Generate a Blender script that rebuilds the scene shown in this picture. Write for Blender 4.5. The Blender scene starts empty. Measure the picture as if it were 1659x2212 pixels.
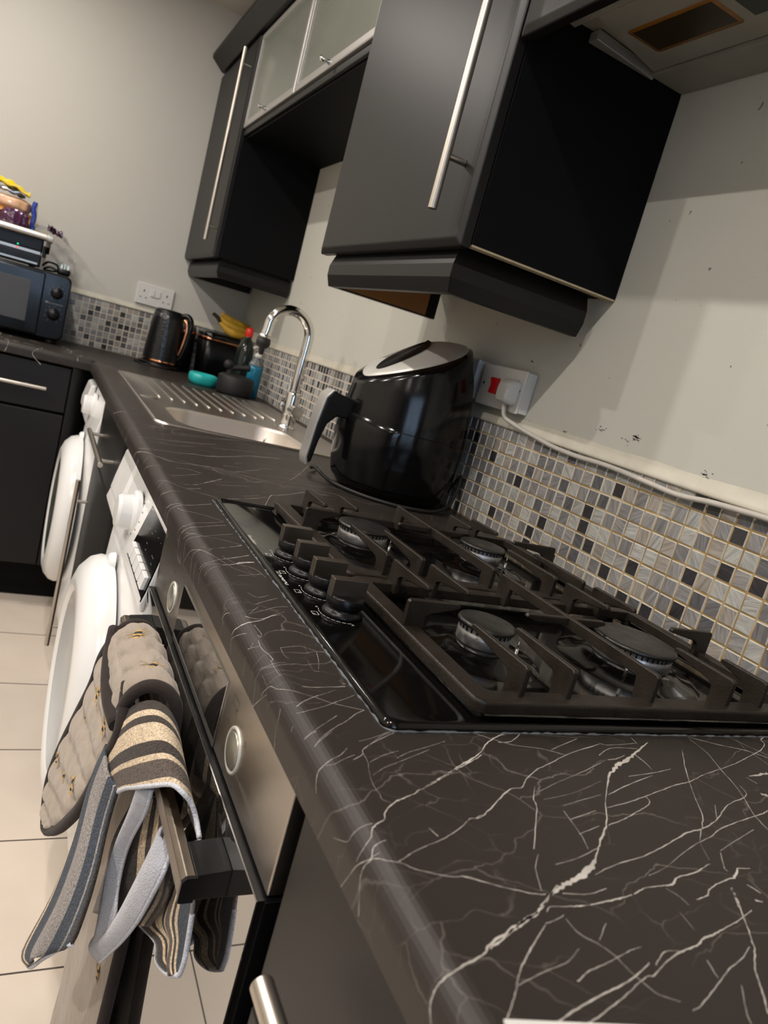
import bpy, bmesh, math, random
from mathutils import Vector, Matrix
random.seed(7)
S = bpy.context.scene
COL = S.collection
PI = math.pi
# ---------------------------------------------------------------- camera
cam_d = bpy.data.cameras.new('camera')
cam = bpy.data.objects.new('camera', cam_d); COL.objects.link(cam)
cam.location = (-0.1966, -0.4029, 1.1546)
cam.rotation_euler = (1.37313, -0.26650, -0.43565)
cam_d.sensor_fit = 'VERTICAL'; cam_d.sensor_height = 36.0
cam_d.lens = 1575.695 * 36.0 / 2212.0
cam_d.clip_start = 0.02
cam_d.dof.use_dof = True; cam_d.dof.focus_distance = 0.82; cam_d.dof.aperture_fstop = 10.0
S.camera = cam
# ---------------------------------------------------------------- world, exposure
w = bpy.data.worlds.new('world'); S.world = w; w.use_nodes = True
bg = w.node_tree.nodes['Background']; bg.inputs[0].default_value = (0.55, 0.72, 1.0, 1); bg.inputs[1].default_value = 3.2
S.view_settings.view_transform = 'Standard'
try: S.view_settings.look = 'None'
except Exception: pass
S.view_settings.gamma = 1.0; S.view_settings.use_curve_mapping = False
S.view_settings.exposure = 0.60
DOWNLIGHTS = [(-0.45, -0.185, 6.8), (-0.45, 1.055, 7.4), (-0.45, 2.25, 5.0), (-1.45, -0.185, 14.0), (-1.45, 1.055, 13.0), (-1.45, 2.25, 9.0), (-0.45, -1.45, 2.0), (-1.45, -1.45, 2.0)]  # row across the room is unseen, its power raised as fill
LIGHT_COL = (1.0, 0.925, 0.86)
WX = 0.6224     # splash wall plane
YF = 2.9073     # far wall plane
CZ = 2.32       # ceiling
T = 0.91        # worktop height
# ---------------------------------------------------------------- materials
MATS = {}
def nodes_of(m):
    m.use_nodes = True; nt = m.node_tree; return nt, nt.nodes, nt.links, nt.nodes['Principled BSDF']
def mat(name, col, rough=0.5, metal=0.0, bump=0.0, bscale=200.0, cvar=0.0, cscale=8.0, rvar=0.0, spec=0.5, coat=0.0, ior=None, trans=0.0, alpha=1.0, emis=None, estr=0.0, sheen=0.0, stretch=None, aniso=0.0):
    if name in MATS: return MATS[name]
    m = bpy.data.materials.new(name); nt, N, L, P = nodes_of(m)
    P.inputs['Base Color'].default_value = (*col, 1); P.inputs['Roughness'].default_value = rough; P.inputs['Metallic'].default_value = metal
    P.inputs['Specular IOR Level'].default_value = spec; P.inputs['Coat Weight'].default_value = coat; P.inputs['Coat Roughness'].default_value = 0.05
    if ior: P.inputs['IOR'].default_value = ior
    P.inputs['Transmission Weight'].default_value = trans; P.inputs['Alpha'].default_value = alpha
    P.inputs['Sheen Weight'].default_value = sheen
    if emis: P.inputs['Emission Color'].default_value = (*emis, 1); P.inputs['Emission Strength'].default_value = estr
    tc = N.new('ShaderNodeTexCoord'); src = tc.outputs['Object']
    if stretch:
        mp = N.new('ShaderNodeMapping'); mp.inputs['Scale'].default_value = stretch; L.new(src, mp.inputs[0]); src = mp.outputs[0]
    nz = N.new('ShaderNodeTexNoise'); nz.inputs['Scale'].default_value = cscale; nz.inputs['Detail'].default_value = 5; L.new(src, nz.inputs['Vector'])
    if cvar > 0:
        mx = N.new('ShaderNodeMix'); mx.data_type = 'RGBA'
        mx.inputs['A'].default_value = (*[max(0, c*(1-cvar)) for c in col], 1); mx.inputs['B'].default_value = (*[min(1, c*(1+cvar)) for c in col], 1)
        L.new(nz.outputs['Fac'], mx.inputs['Factor']); L.new(mx.outputs['Result'], P.inputs['Base Color'])
    if rvar > 0:
        mr = N.new('ShaderNodeMapRange'); mr.inputs[1].default_value = 0.3; mr.inputs[2].default_value = 0.7
        mr.inputs[3].default_value = max(0, rough-rvar); mr.inputs[4].default_value = min(1, rough+rvar)
        L.new(nz.outputs['Fac'], mr.inputs[0]); L.new(mr.outputs[0], P.inputs['Roughness'])
    if bump > 0:
        n2 = N.new('ShaderNodeTexNoise'); n2.inputs['Scale'].default_value = bscale; n2.inputs['Detail'].default_value = 3; L.new(src, n2.inputs['Vector'])
        b = N.new('ShaderNodeBump'); b.inputs['Strength'].default_value = bump; b.inputs['Distance'].default_value = 0.002
        L.new(n2.outputs['Fac'], b.inputs['Height']); L.new(b.outputs[0], P.inputs['Normal'])
    MATS[name] = m; return m
def paint(name, col, cool, spots=0.0):
    m = bpy.data.materials.new(name); nt, N, L, P = nodes_of(m)
    tc = N.new('ShaderNodeTexCoord')
    n1 = N.new('ShaderNodeTexNoise'); n1.inputs['Scale'].default_value = 1.3; n1.inputs['Detail'].default_value = 3; L.new(tc.outputs['Object'], n1.inputs['Vector'])
    mx = N.new('ShaderNodeMix'); mx.data_type = 'RGBA'; mx.inputs['A'].default_value = (*col, 1); mx.inputs['B'].default_value = (*cool, 1)
    L.new(n1.outputs['Fac'], mx.inputs['Factor']); out = mx.outputs['Result']
    if spots:
        n2 = N.new('ShaderNodeTexNoise'); n2.inputs['Scale'].default_value = 70; n2.inputs['Detail'].default_value = 1; L.new(tc.outputs['Object'], n2.inputs['Vector'])
        r = N.new('ShaderNodeMapRange'); r.inputs[1].default_value = 0.775; r.inputs[2].default_value = 0.80; L.new(n2.outputs['Fac'], r.inputs[0])
        mm = N.new('ShaderNodeMath'); mm.operation = 'MULTIPLY'; mm.inputs[1].default_value = spots; L.new(r.outputs[0], mm.inputs[0])
        m2 = N.new('ShaderNodeMix'); m2.data_type = 'RGBA'; m2.inputs['B'].default_value = (0.12, 0.09, 0.06, 1)
        L.new(out, m2.inputs['A']); L.new(mm.outputs[0], m2.inputs['Factor']); out = m2.outputs['Result']
    L.new(out, P.inputs['Base Color']); P.inputs['Roughness'].default_value = 0.65; P.inputs['Specular IOR Level'].default_value = 0.3
    n3 = N.new('ShaderNodeTexNoise'); n3.inputs['Scale'].default_value = 60; n3.inputs['Detail'].default_value = 4; L.new(tc.outputs['Object'], n3.inputs['Vector'])
    b = N.new('ShaderNodeBump'); b.inputs['Strength'].default_value = 0.12; b.inputs['Distance'].default_value = 0.003
    L.new(n3.outputs['Fac'], b.inputs['Height']); L.new(b.outputs[0], P.inputs['Normal'])
    return m
M_wall = paint('wall_paint', (0.56, 0.53, 0.47), (0.53, 0.53, 0.49), 0.0)
M_wall2 = paint('wall_paint_spotted', (0.52, 0.50, 0.44), (0.49, 0.50, 0.45), 0.8)
M_ceil = paint('ceiling_paint', (0.60, 0.55, 0.48), (0.58, 0.55, 0.49))
M_door = mat('charcoal_satin_foil', (0.0045, 0.0040, 0.0042), 0.42, cvar=0.04, bump=0.02, bscale=900, spec=0.33)
M_dark = paint('painted_room_dimness', (0.10, 0.09, 0.08), (0.13, 0.11, 0.10))  # dimness behind the camera put into the wall colour, keeps reflections dark
M_carc = mat('charcoal_board', (0.0022, 0.0024, 0.0032), 0.6, bump=0.03, bscale=700, cvar=0.1, spec=0.12)
M_raw = mat('raw_board_edge', (0.42, 0.34, 0.22), 0.8, cvar=0.3, cscale=60)
M_brown = mat('brown_hardboard', (0.36, 0.17, 0.05), 0.7, cvar=0.25, cscale=12)
M_steel = mat('brushed_steel', (0.56, 0.53, 0.49), 0.32, 1.0, cvar=0.03, cscale=40)
M_hand = mat('handle_steel', (0.50, 0.455, 0.40), 0.34, 1.0, cvar=0.03, cscale=90)
M_panelsteel = mat('oven_panel_steel', (0.40, 0.37, 0.335), 0.30, 1.0, cvar=0.04, cscale=8, stretch=(1, 0.3, 20))
M_chrome = mat('chrome', (0.72, 0.71, 0.69), 0.10, 1.0, rvar=0.02, cscale=8)
M_sink = mat('sink_steel', (0.60, 0.56, 0.52), 0.30, 1.0, cvar=0.05, cscale=14)
M_bowl = mat('sink_bowl_satin', (0.66, 0.60, 0.54), 0.42, 0.85, cvar=0.04, cscale=10)
M_alu = mat('burner_aluminium', (0.55, 0.54, 0.53), 0.42, 0.9, rvar=0.12, cscale=90, cvar=0.3, bump=0.2, bscale=400)
M_gloss = mat('black_gloss', (0.003, 0.003, 0.0032), 0.15, rvar=0.05, cscale=9, spec=0.36)
M_hobblack = mat('hob_black_enamel', (0.003, 0.0028, 0.0026), 0.09, rvar=0.03, cscale=10, spec=0.42)
M_mirror = mat('oven_dark_glass', (0.012, 0.011, 0.010), 0.015, rvar=0.008, cscale=10, spec=0.9, ior=3.0)
M_plastic = mat('black_plastic', (0.0035, 0.0035, 0.004), 0.33, rvar=0.05, cscale=30, bump=0.03, bscale=500, spec=0.3)
M_rubber = mat('black_rubber', (0.006, 0.006, 0.006), 0.6, bump=0.05, bscale=500)
M_iron = mat('cast_iron', (0.0150, 0.0105, 0.0072), 0.42, cvar=0.6, cscale=24, rvar=0.12, bump=0.25, bscale=420, spec=0.4)
M_cap = mat('burner_cap_enamel', (0.012, 0.011, 0.010), 0.36, cvar=0.4, cscale=60, rvar=0.12, bump=0.12, bscale=500)
M_knob = mat('knob_bronze_steel', (0.235, 0.20, 0.165), 0.34, 1.0, rvar=0.03, cscale=60, bump=0.03, bscale=300)
M_white = mat('appliance_white', (0.74, 0.74, 0.73), 0.22, rvar=0.04, cscale=10, spec=0.5)
M_whitep = mat('white_plastic', (0.66, 0.65, 0.62), 0.35, cvar=0.05, cscale=40, bump=0.02)
M_greyglass = mat('door_bowl_glass', (0.42, 0.42, 0.41), 0.08, rvar=0.03, cscale=6)
M_darkglass = mat('door_dark_glass', (0.02, 0.025, 0.02), 0.04, rvar=0.02)
M_cable = mat('white_cable', (0.50, 0.47, 0.42), 0.5, cvar=0.12, cscale=90, bump=0.08, bscale=200)
M_red = mat('red_rocker', (0.62, 0.012, 0.015), 0.35, cvar=0.1, cscale=60)
M_silver = mat('silver_plastic', (0.50, 0.49, 0.47), 0.33, 0.7, cvar=0.03, cscale=12)
M_dialring = mat('dial_ring_satin', (0.52, 0.51, 0.47), 0.42, 0.35, cvar=0.04)
M_dialface = mat('dial_face_satin', (0.36, 0.35, 0.30), 0.36, 0.8, cvar=0.04)
M_copper = mat('copper_trim', (0.80, 0.36, 0.19), 0.16, 1.0, rvar=0.05, cscale=60)
M_frost = mat('frosted_glass', (0.19, 0.205, 0.175), 0.17, cvar=0.12, cscale=5, rvar=0.04, spec=0.9, trans=0.12)
M_banana = mat('banana_skin', (0.62, 0.36, 0.03), 0.45, cvar=0.35, cscale=60)
M_teal = mat('teal_plastic', (0.02, 0.42, 0.40), 0.3, cvar=0.12, cscale=30)
M_blue = mat('blue_soap', (0.01, 0.20, 0.34), 0.12, cvar=0.1, cscale=20, trans=0.25)
M_clear = mat('clear_plastic', (0.85, 0.9, 0.9), 0.08, trans=0.92, ior=1.35, rvar=0.03)
M_film = mat('clear_film', (0.75, 0.75, 0.74), 0.12, alpha=0.28, bump=0.6, bscale=60)
M_yellow = mat('yellow_packet', (0.75, 0.55, 0.02), 0.22, cvar=0.2, cscale=60, bump=0.5, bscale=70)
M_foil = mat('crumpled_foil', (0.42, 0.42, 0.45), 0.2, 0.8, cvar=0.4, cscale=60, bump=0.8, bscale=80)
M_bread = mat('bread_crust', (0.62, 0.37, 0.22), 0.35, cvar=0.35, cscale=45, coat=0.6, bump=0.5, bscale=60)
M_orange = mat('orange_wrapper', (0.78, 0.36, 0.05), 0.2, cvar=0.35, cscale=45, coat=0.6, bump=0.6, bscale=60)
M_bluewrap = mat('blue_wrapper', (0.02, 0.05, 0.32), 0.2, cvar=0.35, cscale=50, coat=0.6, bump=0.6, bscale=60)
M_purple = mat('purple_wrapper', (0.06, 0.012, 0.05), 0.18, cvar=0.5, cscale=60, coat=0.6, bump=0.8, bscale=70)
M_print = mat('white_print', (0.62, 0.60, 0.56), 0.5, cvar=0.05)
M_printdark = mat('dark_print', (0.05, 0.045, 0.04), 0.5, cvar=0.05)
M_caulk = mat('grey_sealant', (0.11, 0.12, 0.13), 0.4, cvar=0.4, cscale=120, bump=0.3)
M_trim = mat('velour_binding', (0.030, 0.023, 0.021), 0.9, cvar=0.25, cscale=60, bump=0.3, bscale=300, sheen=0.08, spec=0.15)
M_hem = mat('overlock_hem', (0.60, 0.62, 0.68), 0.9, cvar=0.2, cscale=300, bump=1.0, bscale=500)
M_fleece = mat('towel_reverse_terry', (0.47, 0.48, 0.53), 0.95, cvar=0.18, cscale=120, bump=1.0, bscale=600, sheen=0.3)
M_beeY = mat('bee_yellow_thread', (0.55, 0.33, 0.10), 0.8, cvar=0.2, cscale=400, bump=0.6, bscale=900)
M_beeB = mat('bee_black_thread', (0.02, 0.025, 0.028), 0.8, cvar=0.2, cscale=400, bump=0.6, bscale=900)
M_beeW = mat('bee_wing_thread', (0.40, 0.33, 0.24), 0.8, cvar=0.2, cscale=400)
M_greyplug = mat('plug_pin_brass', (0.6, 0.55, 0.42), 0.25, 1.0)
M_hoodw = mat('hood_cream_enamel', (0.23, 0.22, 0.19), 0.5, cvar=0.3, cscale=16, rvar=0.1, bump=0.05)
M_amber = mat('greasy_amber_lens_rim', (0.20, 0.085, 0.012), 0.35, cvar=0.3, cscale=40)
M_lens = mat('hood_lamp_lens', (0.03, 0.022, 0.012), 0.3, cvar=0.3, cscale=40)
M_ledge = mat('painted_tile_edge', (0.56, 0.53, 0.44), 0.45, cvar=0.16, cscale=30, bump=0.3, bscale=60)
M_lamp = mat('lamp_diffuser', (1, 0.95, 0.9), 0.5, emis=(1, 0.86, 0.7), estr=12)
M_faint = mat('faint_print', (.22, .22, .22), .4)
M_led_g = mat('green_led', (0.0, 0.3, 0.1), 0.3, emis=(0.0, 0.8, 0.3), estr=0.8)
M_led_r = mat('red_led', (0.4, 0.0, 0.0), 0.3, emis=(1.0, 0.05, 0.03), estr=1.2)
M_graylid = mat('grey_lid', (0.10, 0.10, 0.095), 0.4, cvar=0.1)
M_tilebev = mat('tile_glass_edge', (0.58, 0.57, 0.53), 0.15, cvar=0.2, cscale=80)

def marble_mat():
    m = bpy.data.materials.new('black_marble_laminate'); nt, N, L, P = nodes_of(m)
    tc = N.new('ShaderNodeTexCoord')
    n1 = N.new('ShaderNodeTexNoise'); n1.inputs['Scale'].default_value = 5; n1.inputs['Detail'].default_value = 4; L.new(tc.outputs['Object'], n1.inputs['Vector'])
    base = N.new('ShaderNodeMix'); base.data_type = 'RGBA'; base.inputs['A'].default_value = (0.0195, 0.0155, 0.0130, 1); base.inputs['B'].default_value = (0.0270, 0.0215, 0.0185, 1)
    L.new(n1.outputs['Fac'], base.inputs['Factor'])
    # faint hairline veins: distorted voronoi edges, masked
    n2 = N.new('ShaderNodeTexNoise'); n2.inputs['Scale'].default_value = 9; n2.inputs['Detail'].default_value = 6; L.new(tc.outputs['Object'], n2.inputs['Vector'])
    mv = N.new('ShaderNodeVectorMath'); mv.operation = 'SCALE'; mv.inputs['Scale'].default_value = 0.09; L.new(n2.outputs['Color'], mv.inputs[0])
    ad = N.new('ShaderNodeVectorMath'); ad.operation = 'ADD'; L.new(tc.outputs['Object'], ad.inputs[0]); L.new(mv.outputs[0], ad.inputs[1])
    mp = N.new('ShaderNodeMapping'); mp.inputs['Scale'].default_value = (1.0, 2.1, 1.0); mp.inputs['Rotation'].default_value = (0, 0, 0.5); L.new(ad.outputs[0], mp.inputs[0])
    out = base.outputs['Result']
    for sc, wd, st in ((8.0, 0.010, 0.30), (19.0, 0.016, 0.16)):
        v = N.new('ShaderNodeTexVoronoi'); v.feature = 'DISTANCE_TO_EDGE'; v.inputs['Scale'].default_value = sc; L.new(mp.outputs[0], v.inputs['Vector'])
        r = N.new('ShaderNodeMapRange'); r.inputs[1].default_value = 0; r.inputs[2].default_value = wd; r.inputs[3].default_value = 1; r.inputs[4].default_value = 0; L.new(v.outputs['Distance'], r.inputs[0])
        n3 = N.new('ShaderNodeTexNoise'); n3.inputs['Scale'].default_value = sc*0.9; n3.inputs['Detail'].default_value = 2; L.new(tc.outputs['Object'], n3.inputs['Vector'])
        r2 = N.new('ShaderNodeMapRange'); r2.inputs[1].default_value = 0.5; r2.inputs[2].default_value = 0.68; r2.inputs[4].default_value = st; L.new(n3.outputs['Fac'], r2.inputs[0])
        mu = N.new('ShaderNodeMath'); mu.operation = 'MULTIPLY'; L.new(r.outputs[0], mu.inputs[0]); L.new(r2.outputs[0], mu.inputs[1])
        mx = N.new('ShaderNodeMix'); mx.data_type = 'RGBA'; mx.inputs['B'].default_value = (0.42, 0.38, 0.33, 1); L.new(out, mx.inputs['A']); L.new(mu.outputs[0], mx.inputs['Factor']); out = mx.outputs['Result']
    L.new(out, P.inputs['Base Color']); P.inputs['Roughness'].default_value = 0.44; P.inputs['Specular IOR Level'].default_value = 0.33
    nb = N.new('ShaderNodeTexNoise'); nb.inputs['Scale'].default_value = 900; L.new(tc.outputs['Object'], nb.inputs['Vector'])
    b = N.new('ShaderNodeBump'); b.inputs['Strength'].default_value = 0.05; b.inputs['Distance'].default_value = 0.001; L.new(nb.outputs['Fac'], b.inputs['Height']); L.new(b.outputs[0], P.inputs['Normal'])
    return m
M_marble = marble_mat()
M_vein = mat('marble_vein', (0.46, 0.43, 0.39), 0.45, cvar=0.55, cscale=55)

def tile_mat():
    m = bpy.data.materials.new('mosaic_stone_tile'); nt, N, L, P = nodes_of(m)
    g = N.new('ShaderNodeNewGeometry'); tc = N.new('ShaderNodeTexCoord')
    cr = N.new('ShaderNodeValToRGB'); e = cr.color_ramp; e.interpolation = 'CONSTANT'
    stops = [(0.0, (0.035, 0.033, 0.036)), (0.10, (0.10, 0.10, 0.105)), (0.20, (0.17, 0.165, 0.165)), (0.34, (0.26, 0.25, 0.24)), (0.5, (0.33, 0.33, 0.31)), (0.64, (0.22, 0.215, 0.215)), (0.76, (0.30, 0.27, 0.235)), (0.88, (0.39, 0.385, 0.36))]
    e.elements[0].position = 0; e.elements[0].color = (*stops[0][1], 1); e.elements[1].position = stops[1][0]; e.elements[1].color = (*stops[1][1], 1)
    for pz, c in stops[2:]:
        q = e.elements.new(pz); q.color = (*c, 1)
    L.new(g.outputs['Random Per Island'], cr.inputs[0])
    # streaks whose direction changes per tile
    ang = N.new('ShaderNodeMath'); ang.operation = 'MULTIPLY'; ang.inputs[1].default_value = 40.0; L.new(g.outputs['Random Per Island'], ang.inputs[0])
    vr = N.new('ShaderNodeVectorRotate'); vr.rotation_type = 'X_AXIS'; L.new(tc.outputs['Object'], vr.inputs['Vector']); L.new(ang.outputs[0], vr.inputs['Angle'])
    cmb = N.new('ShaderNodeCombineXYZ'); L.new(ang.outputs[0], cmb.inputs[0]); L.new(ang.outputs[0], cmb.inputs[1])
    ad = N.new('ShaderNodeVectorMath'); ad.operation = 'ADD'; L.new(vr.outputs[0], ad.inputs[0]); L.new(cmb.outputs[0], ad.inputs[1])
    mp = N.new('ShaderNodeMapping'); mp.inputs['Scale'].default_value = (1, 260, 26); L.new(ad.outputs[0], mp.inputs[0])
    nz = N.new('ShaderNodeTexNoise'); nz.inputs['Scale'].default_value = 1; nz.inputs['Detail'].default_value = 3; nz.inputs['Distortion'].default_value = 0.8; L.new(mp.outputs[0], nz.inputs['Vector'])
    mr = N.new('ShaderNodeMapRange'); mr.inputs[1].default_value = 0.25; mr.inputs[2].default_value = 0.75; mr.inputs[3].default_value = 0.62; mr.inputs[4].default_value = 1.42; L.new(nz.outputs['Fac'], mr.inputs[0])
    vm = N.new('ShaderNodeVectorMath'); vm.operation = 'MULTIPLY'; L.new(cr.outputs[0], vm.inputs[0]); L.new(mr.outputs[0], vm.inputs[1])
    L.new(vm.outputs[0], P.inputs['Base Color']); P.inputs['Roughness'].default_value = 0.16
    return m
M_tile = tile_mat()
def grout_mat(name, a, b, c):
    # pale cement grout, stained yellow-brown in blotches
    m = bpy.data.materials.new(name); nt, N, L, P = nodes_of(m)
    tc = N.new('ShaderNodeTexCoord'); n = N.new('ShaderNodeTexNoise'); n.inputs['Scale'].default_value = 16; n.inputs['Detail'].default_value = 5; L.new(tc.outputs['Object'], n.inputs['Vector'])
    cr = N.new('ShaderNodeValToRGB'); e = cr.color_ramp
    e.elements[0].position = 0.36; e.elements[0].color = (*a, 1); e.elements[1].position = 0.66; e.elements[1].color = (*c, 1); q = e.elements.new(0.5); q.color = (*b, 1)
    L.new(n.outputs['Fac'], cr.inputs[0]); L.new(cr.outputs[0], P.inputs['Base Color']); P.inputs['Roughness'].default_value = 0.75
    return m
M_grout = grout_mat('stained_grout', (0.50, 0.40, 0.24), (0.34, 0.22, 0.07), (0.20, 0.12, 0.035))
M_grout2 = grout_mat('clean_grout', (0.62, 0.53, 0.42), (0.58, 0.49, 0.38), (0.52, 0.44, 0.33))

def floor_mat():
    m = bpy.data.materials.new('beige_floor_tile'); nt, N, L, P = nodes_of(m)
    tc = N.new('ShaderNodeTexCoord'); sx = N.new('ShaderNodeSeparateXYZ'); L.new(tc.outputs['Object'], sx.inputs[0])
    def line(out, off, pitch, wd):
        a = N.new('ShaderNodeMath'); a.operation = 'SUBTRACT'; a.inputs[1].default_value = off; L.new(out, a.inputs[0])
        d = N.new('ShaderNodeMath'); d.operation = 'DIVIDE'; d.inputs[1].default_value = pitch; L.new(a.outputs[0], d.inputs[0])
        f = N.new('ShaderNodeMath'); f.operation = 'FRACT'; L.new(d.outputs[0], f.inputs[0])
        s = N.new('ShaderNodeMath'); s.operation = 'SUBTRACT'; s.inputs[1].default_value = 0.5; L.new(f.outputs[0], s.inputs[0])
        ab = N.new('ShaderNodeMath'); ab.operation = 'ABSOLUTE'; L.new(s.outputs[0], ab.inputs[0])
        g = N.new('ShaderNodeMath'); g.operation = 'GREATER_THAN'; g.inputs[1].default_value = 0.5 - wd/pitch/2; L.new(ab.outputs[0], g.inputs[0]); return g.outputs[0]
    gx = line(sx.outputs['X'], -0.241, 0.335, 0.003); gy = line(sx.outputs['Y'], 0.7155, 0.3372, 0.004)
    mxx = N.new('ShaderNodeMath'); mxx.operation = 'MAXIMUM'; L.new(gx, mxx.inputs[0]); L.new(gy, mxx.inputs[1])
    nz = N.new('ShaderNodeTexNoise'); nz.inputs['Scale'].default_value = 7; nz.inputs['Detail'].default_value = 5; L.new(tc.outputs['Object'], nz.inputs['Vector'])
    b = N.new('ShaderNodeMix'); b.data_type = 'RGBA'; b.inputs['A'].default_value = (0.60, 0.52, 0.44, 1); b.inputs['B'].default_value = (0.70, 0.62, 0.53, 1); L.new(nz.outputs['Fac'], b.inputs['Factor'])
    c = N.new('ShaderNodeMix'); c.data_type = 'RGBA'; c.inputs['B'].default_value = (0.06, 0.05, 0.045, 1); L.new(b.outputs['Result'], c.inputs['A']); L.new(mxx.outputs[0], c.inputs['Factor'])
    L.new(c.outputs['Result'], P.inputs['Base Color']); P.inputs['Roughness'].default_value = 0.22
    return m
M_floor = floor_mat()

def quilt_mat(name, a, b):
    m = bpy.data.materials.new(name); nt, N, L, P = nodes_of(m)
    tc = N.new('ShaderNodeTexCoord')
    n = N.new('ShaderNodeTexNoise'); n.inputs['Scale'].default_value = 30; n.inputs['Detail'].default_value = 4; L.new(tc.outputs['Object'], n.inputs['Vector'])
    mx = N.new('ShaderNodeMix'); mx.data_type = 'RGBA'; mx.inputs['A'].default_value = (*a, 1); mx.inputs['B'].default_value = (*b, 1); L.new(n.outputs['Fac'], mx.inputs['Factor'])
    L.new(mx.outputs['Result'], P.inputs['Base Color']); P.inputs['Roughness'].default_value = 0.8; P.inputs['Sheen Weight'].default_value = 0.2
    n2 = N.new('ShaderNodeTexNoise'); n2.inputs['Scale'].default_value = 55; n2.inputs['Detail'].default_value = 4; n2.inputs['Distortion'].default_value = 1.0; L.new(tc.outputs['Object'], n2.inputs['Vector'])
    bp = N.new('ShaderNodeBump'); bp.inputs['Strength'].default_value = 0.5; bp.inputs['Distance'].default_value = 0.004; L.new(n2.outputs['Fac'], bp.inputs['Height']); L.new(bp.outputs[0], P.inputs['Normal'])
    return m
M_quilt = quilt_mat('taupe_velvet_quilting', (0.25, 0.205, 0.16), (0.38, 0.32, 0.26))
M_quiltdark = quilt_mat('grey_velvet_back', (0.07, 0.06, 0.055), (0.11, 0.095, 0.085))
def towel_mat():
    m = bpy.data.materials.new('striped_terry_towel'); nt, N, L, P = nodes_of(m)
    uv = N.new('ShaderNodeUVMap'); sx = N.new('ShaderNodeSeparateXYZ'); L.new(uv.outputs[0], sx.inputs[0])
    cr = N.new('ShaderNodeValToRGB'); e = cr.color_ramp; e.interpolation = 'CONSTANT'
    cream = (0.56, 0.45, 0.32); ch = (0.052, 0.043, 0.038); bl = (0.050, 0.062, 0.082); gr = (0.27, 0.25, 0.24); br = (0.10, 0.08, 0.068)
    st = [(0, ch), (.03, cream), (.06, bl), (.20, gr), (.42, bl), (.50, gr), (.515, bl), (.54, ch), (.62, cream), (.66, ch), (.70, cream), (.80, ch), (.86, cream), (.89, br), (.97, cream)]
    e.elements[0].position = 0; e.elements[0].color = (*st[0][1], 1); e.elements[1].position = st[1][0]; e.elements[1].color = (*st[1][1], 1)
    for pz, c in st[2:]:
        q = e.elements.new(pz); q.color = (*c, 1)
    fr = N.new('ShaderNodeMath'); fr.operation = 'FRACT'; L.new(sx.outputs['X'], fr.inputs[0]); L.new(fr.outputs[0], cr.inputs[0])
    tc = N.new('ShaderNodeTexCoord'); n = N.new('ShaderNodeTexNoise'); n.inputs['Scale'].default_value = 500; n.inputs['Detail'].default_value = 3; L.new(tc.outputs['Object'], n.inputs['Vector'])
    mr = N.new('ShaderNodeMapRange'); mr.inputs[1].default_value = 0.3; mr.inputs[2].default_value = 0.7; mr.inputs[3].default_value = 0.55; mr.inputs[4].default_value = 1.5; L.new(n.outputs['Fac'], mr.inputs[0])
    vm = N.new('ShaderNodeVectorMath'); vm.operation = 'MULTIPLY'; L.new(cr.outputs[0], vm.inputs[0]); L.new(mr.outputs[0], vm.inputs[1]); L.new(vm.outputs[0], P.inputs['Base Color'])
    P.inputs['Roughness'].default_value = 0.95; P.inputs['Sheen Weight'].default_value = 0.08; P.inputs['Specular IOR Level'].default_value = 0.15
    bp = N.new('ShaderNodeBump'); bp.inputs['Strength'].default_value = 0.9; bp.inputs['Distance'].default_value = 0.002; L.new(n.outputs['Fac'], bp.inputs['Height']); L.new(bp.outputs[0], P.inputs['Normal'])
    return m
M_towel = towel_mat()
def kettle_mat():
    m = bpy.data.materials.new('black_diamond_texture'); nt, N, L, P = nodes_of(m)
    P.inputs['Base Color'].default_value = (0.008, 0.008, 0.009, 1); P.inputs['Roughness'].default_value = 0.28
    tc = N.new('ShaderNodeTexCoord'); v = N.new('ShaderNodeTexVoronoi'); v.inputs['Scale'].default_value = 90; v.feature = 'F1'; L.new(tc.outputs['Object'], v.inputs['Vector'])
    b = N.new('ShaderNodeBump'); b.inputs['Strength'].default_value = 0.35; b.inputs['Distance'].default_value = 0.002; L.new(v.outputs['Distance'], b.inputs['Height']); L.new(b.outputs[0], P.inputs['Normal'])
    return m
M_kettle = kettle_mat()

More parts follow.
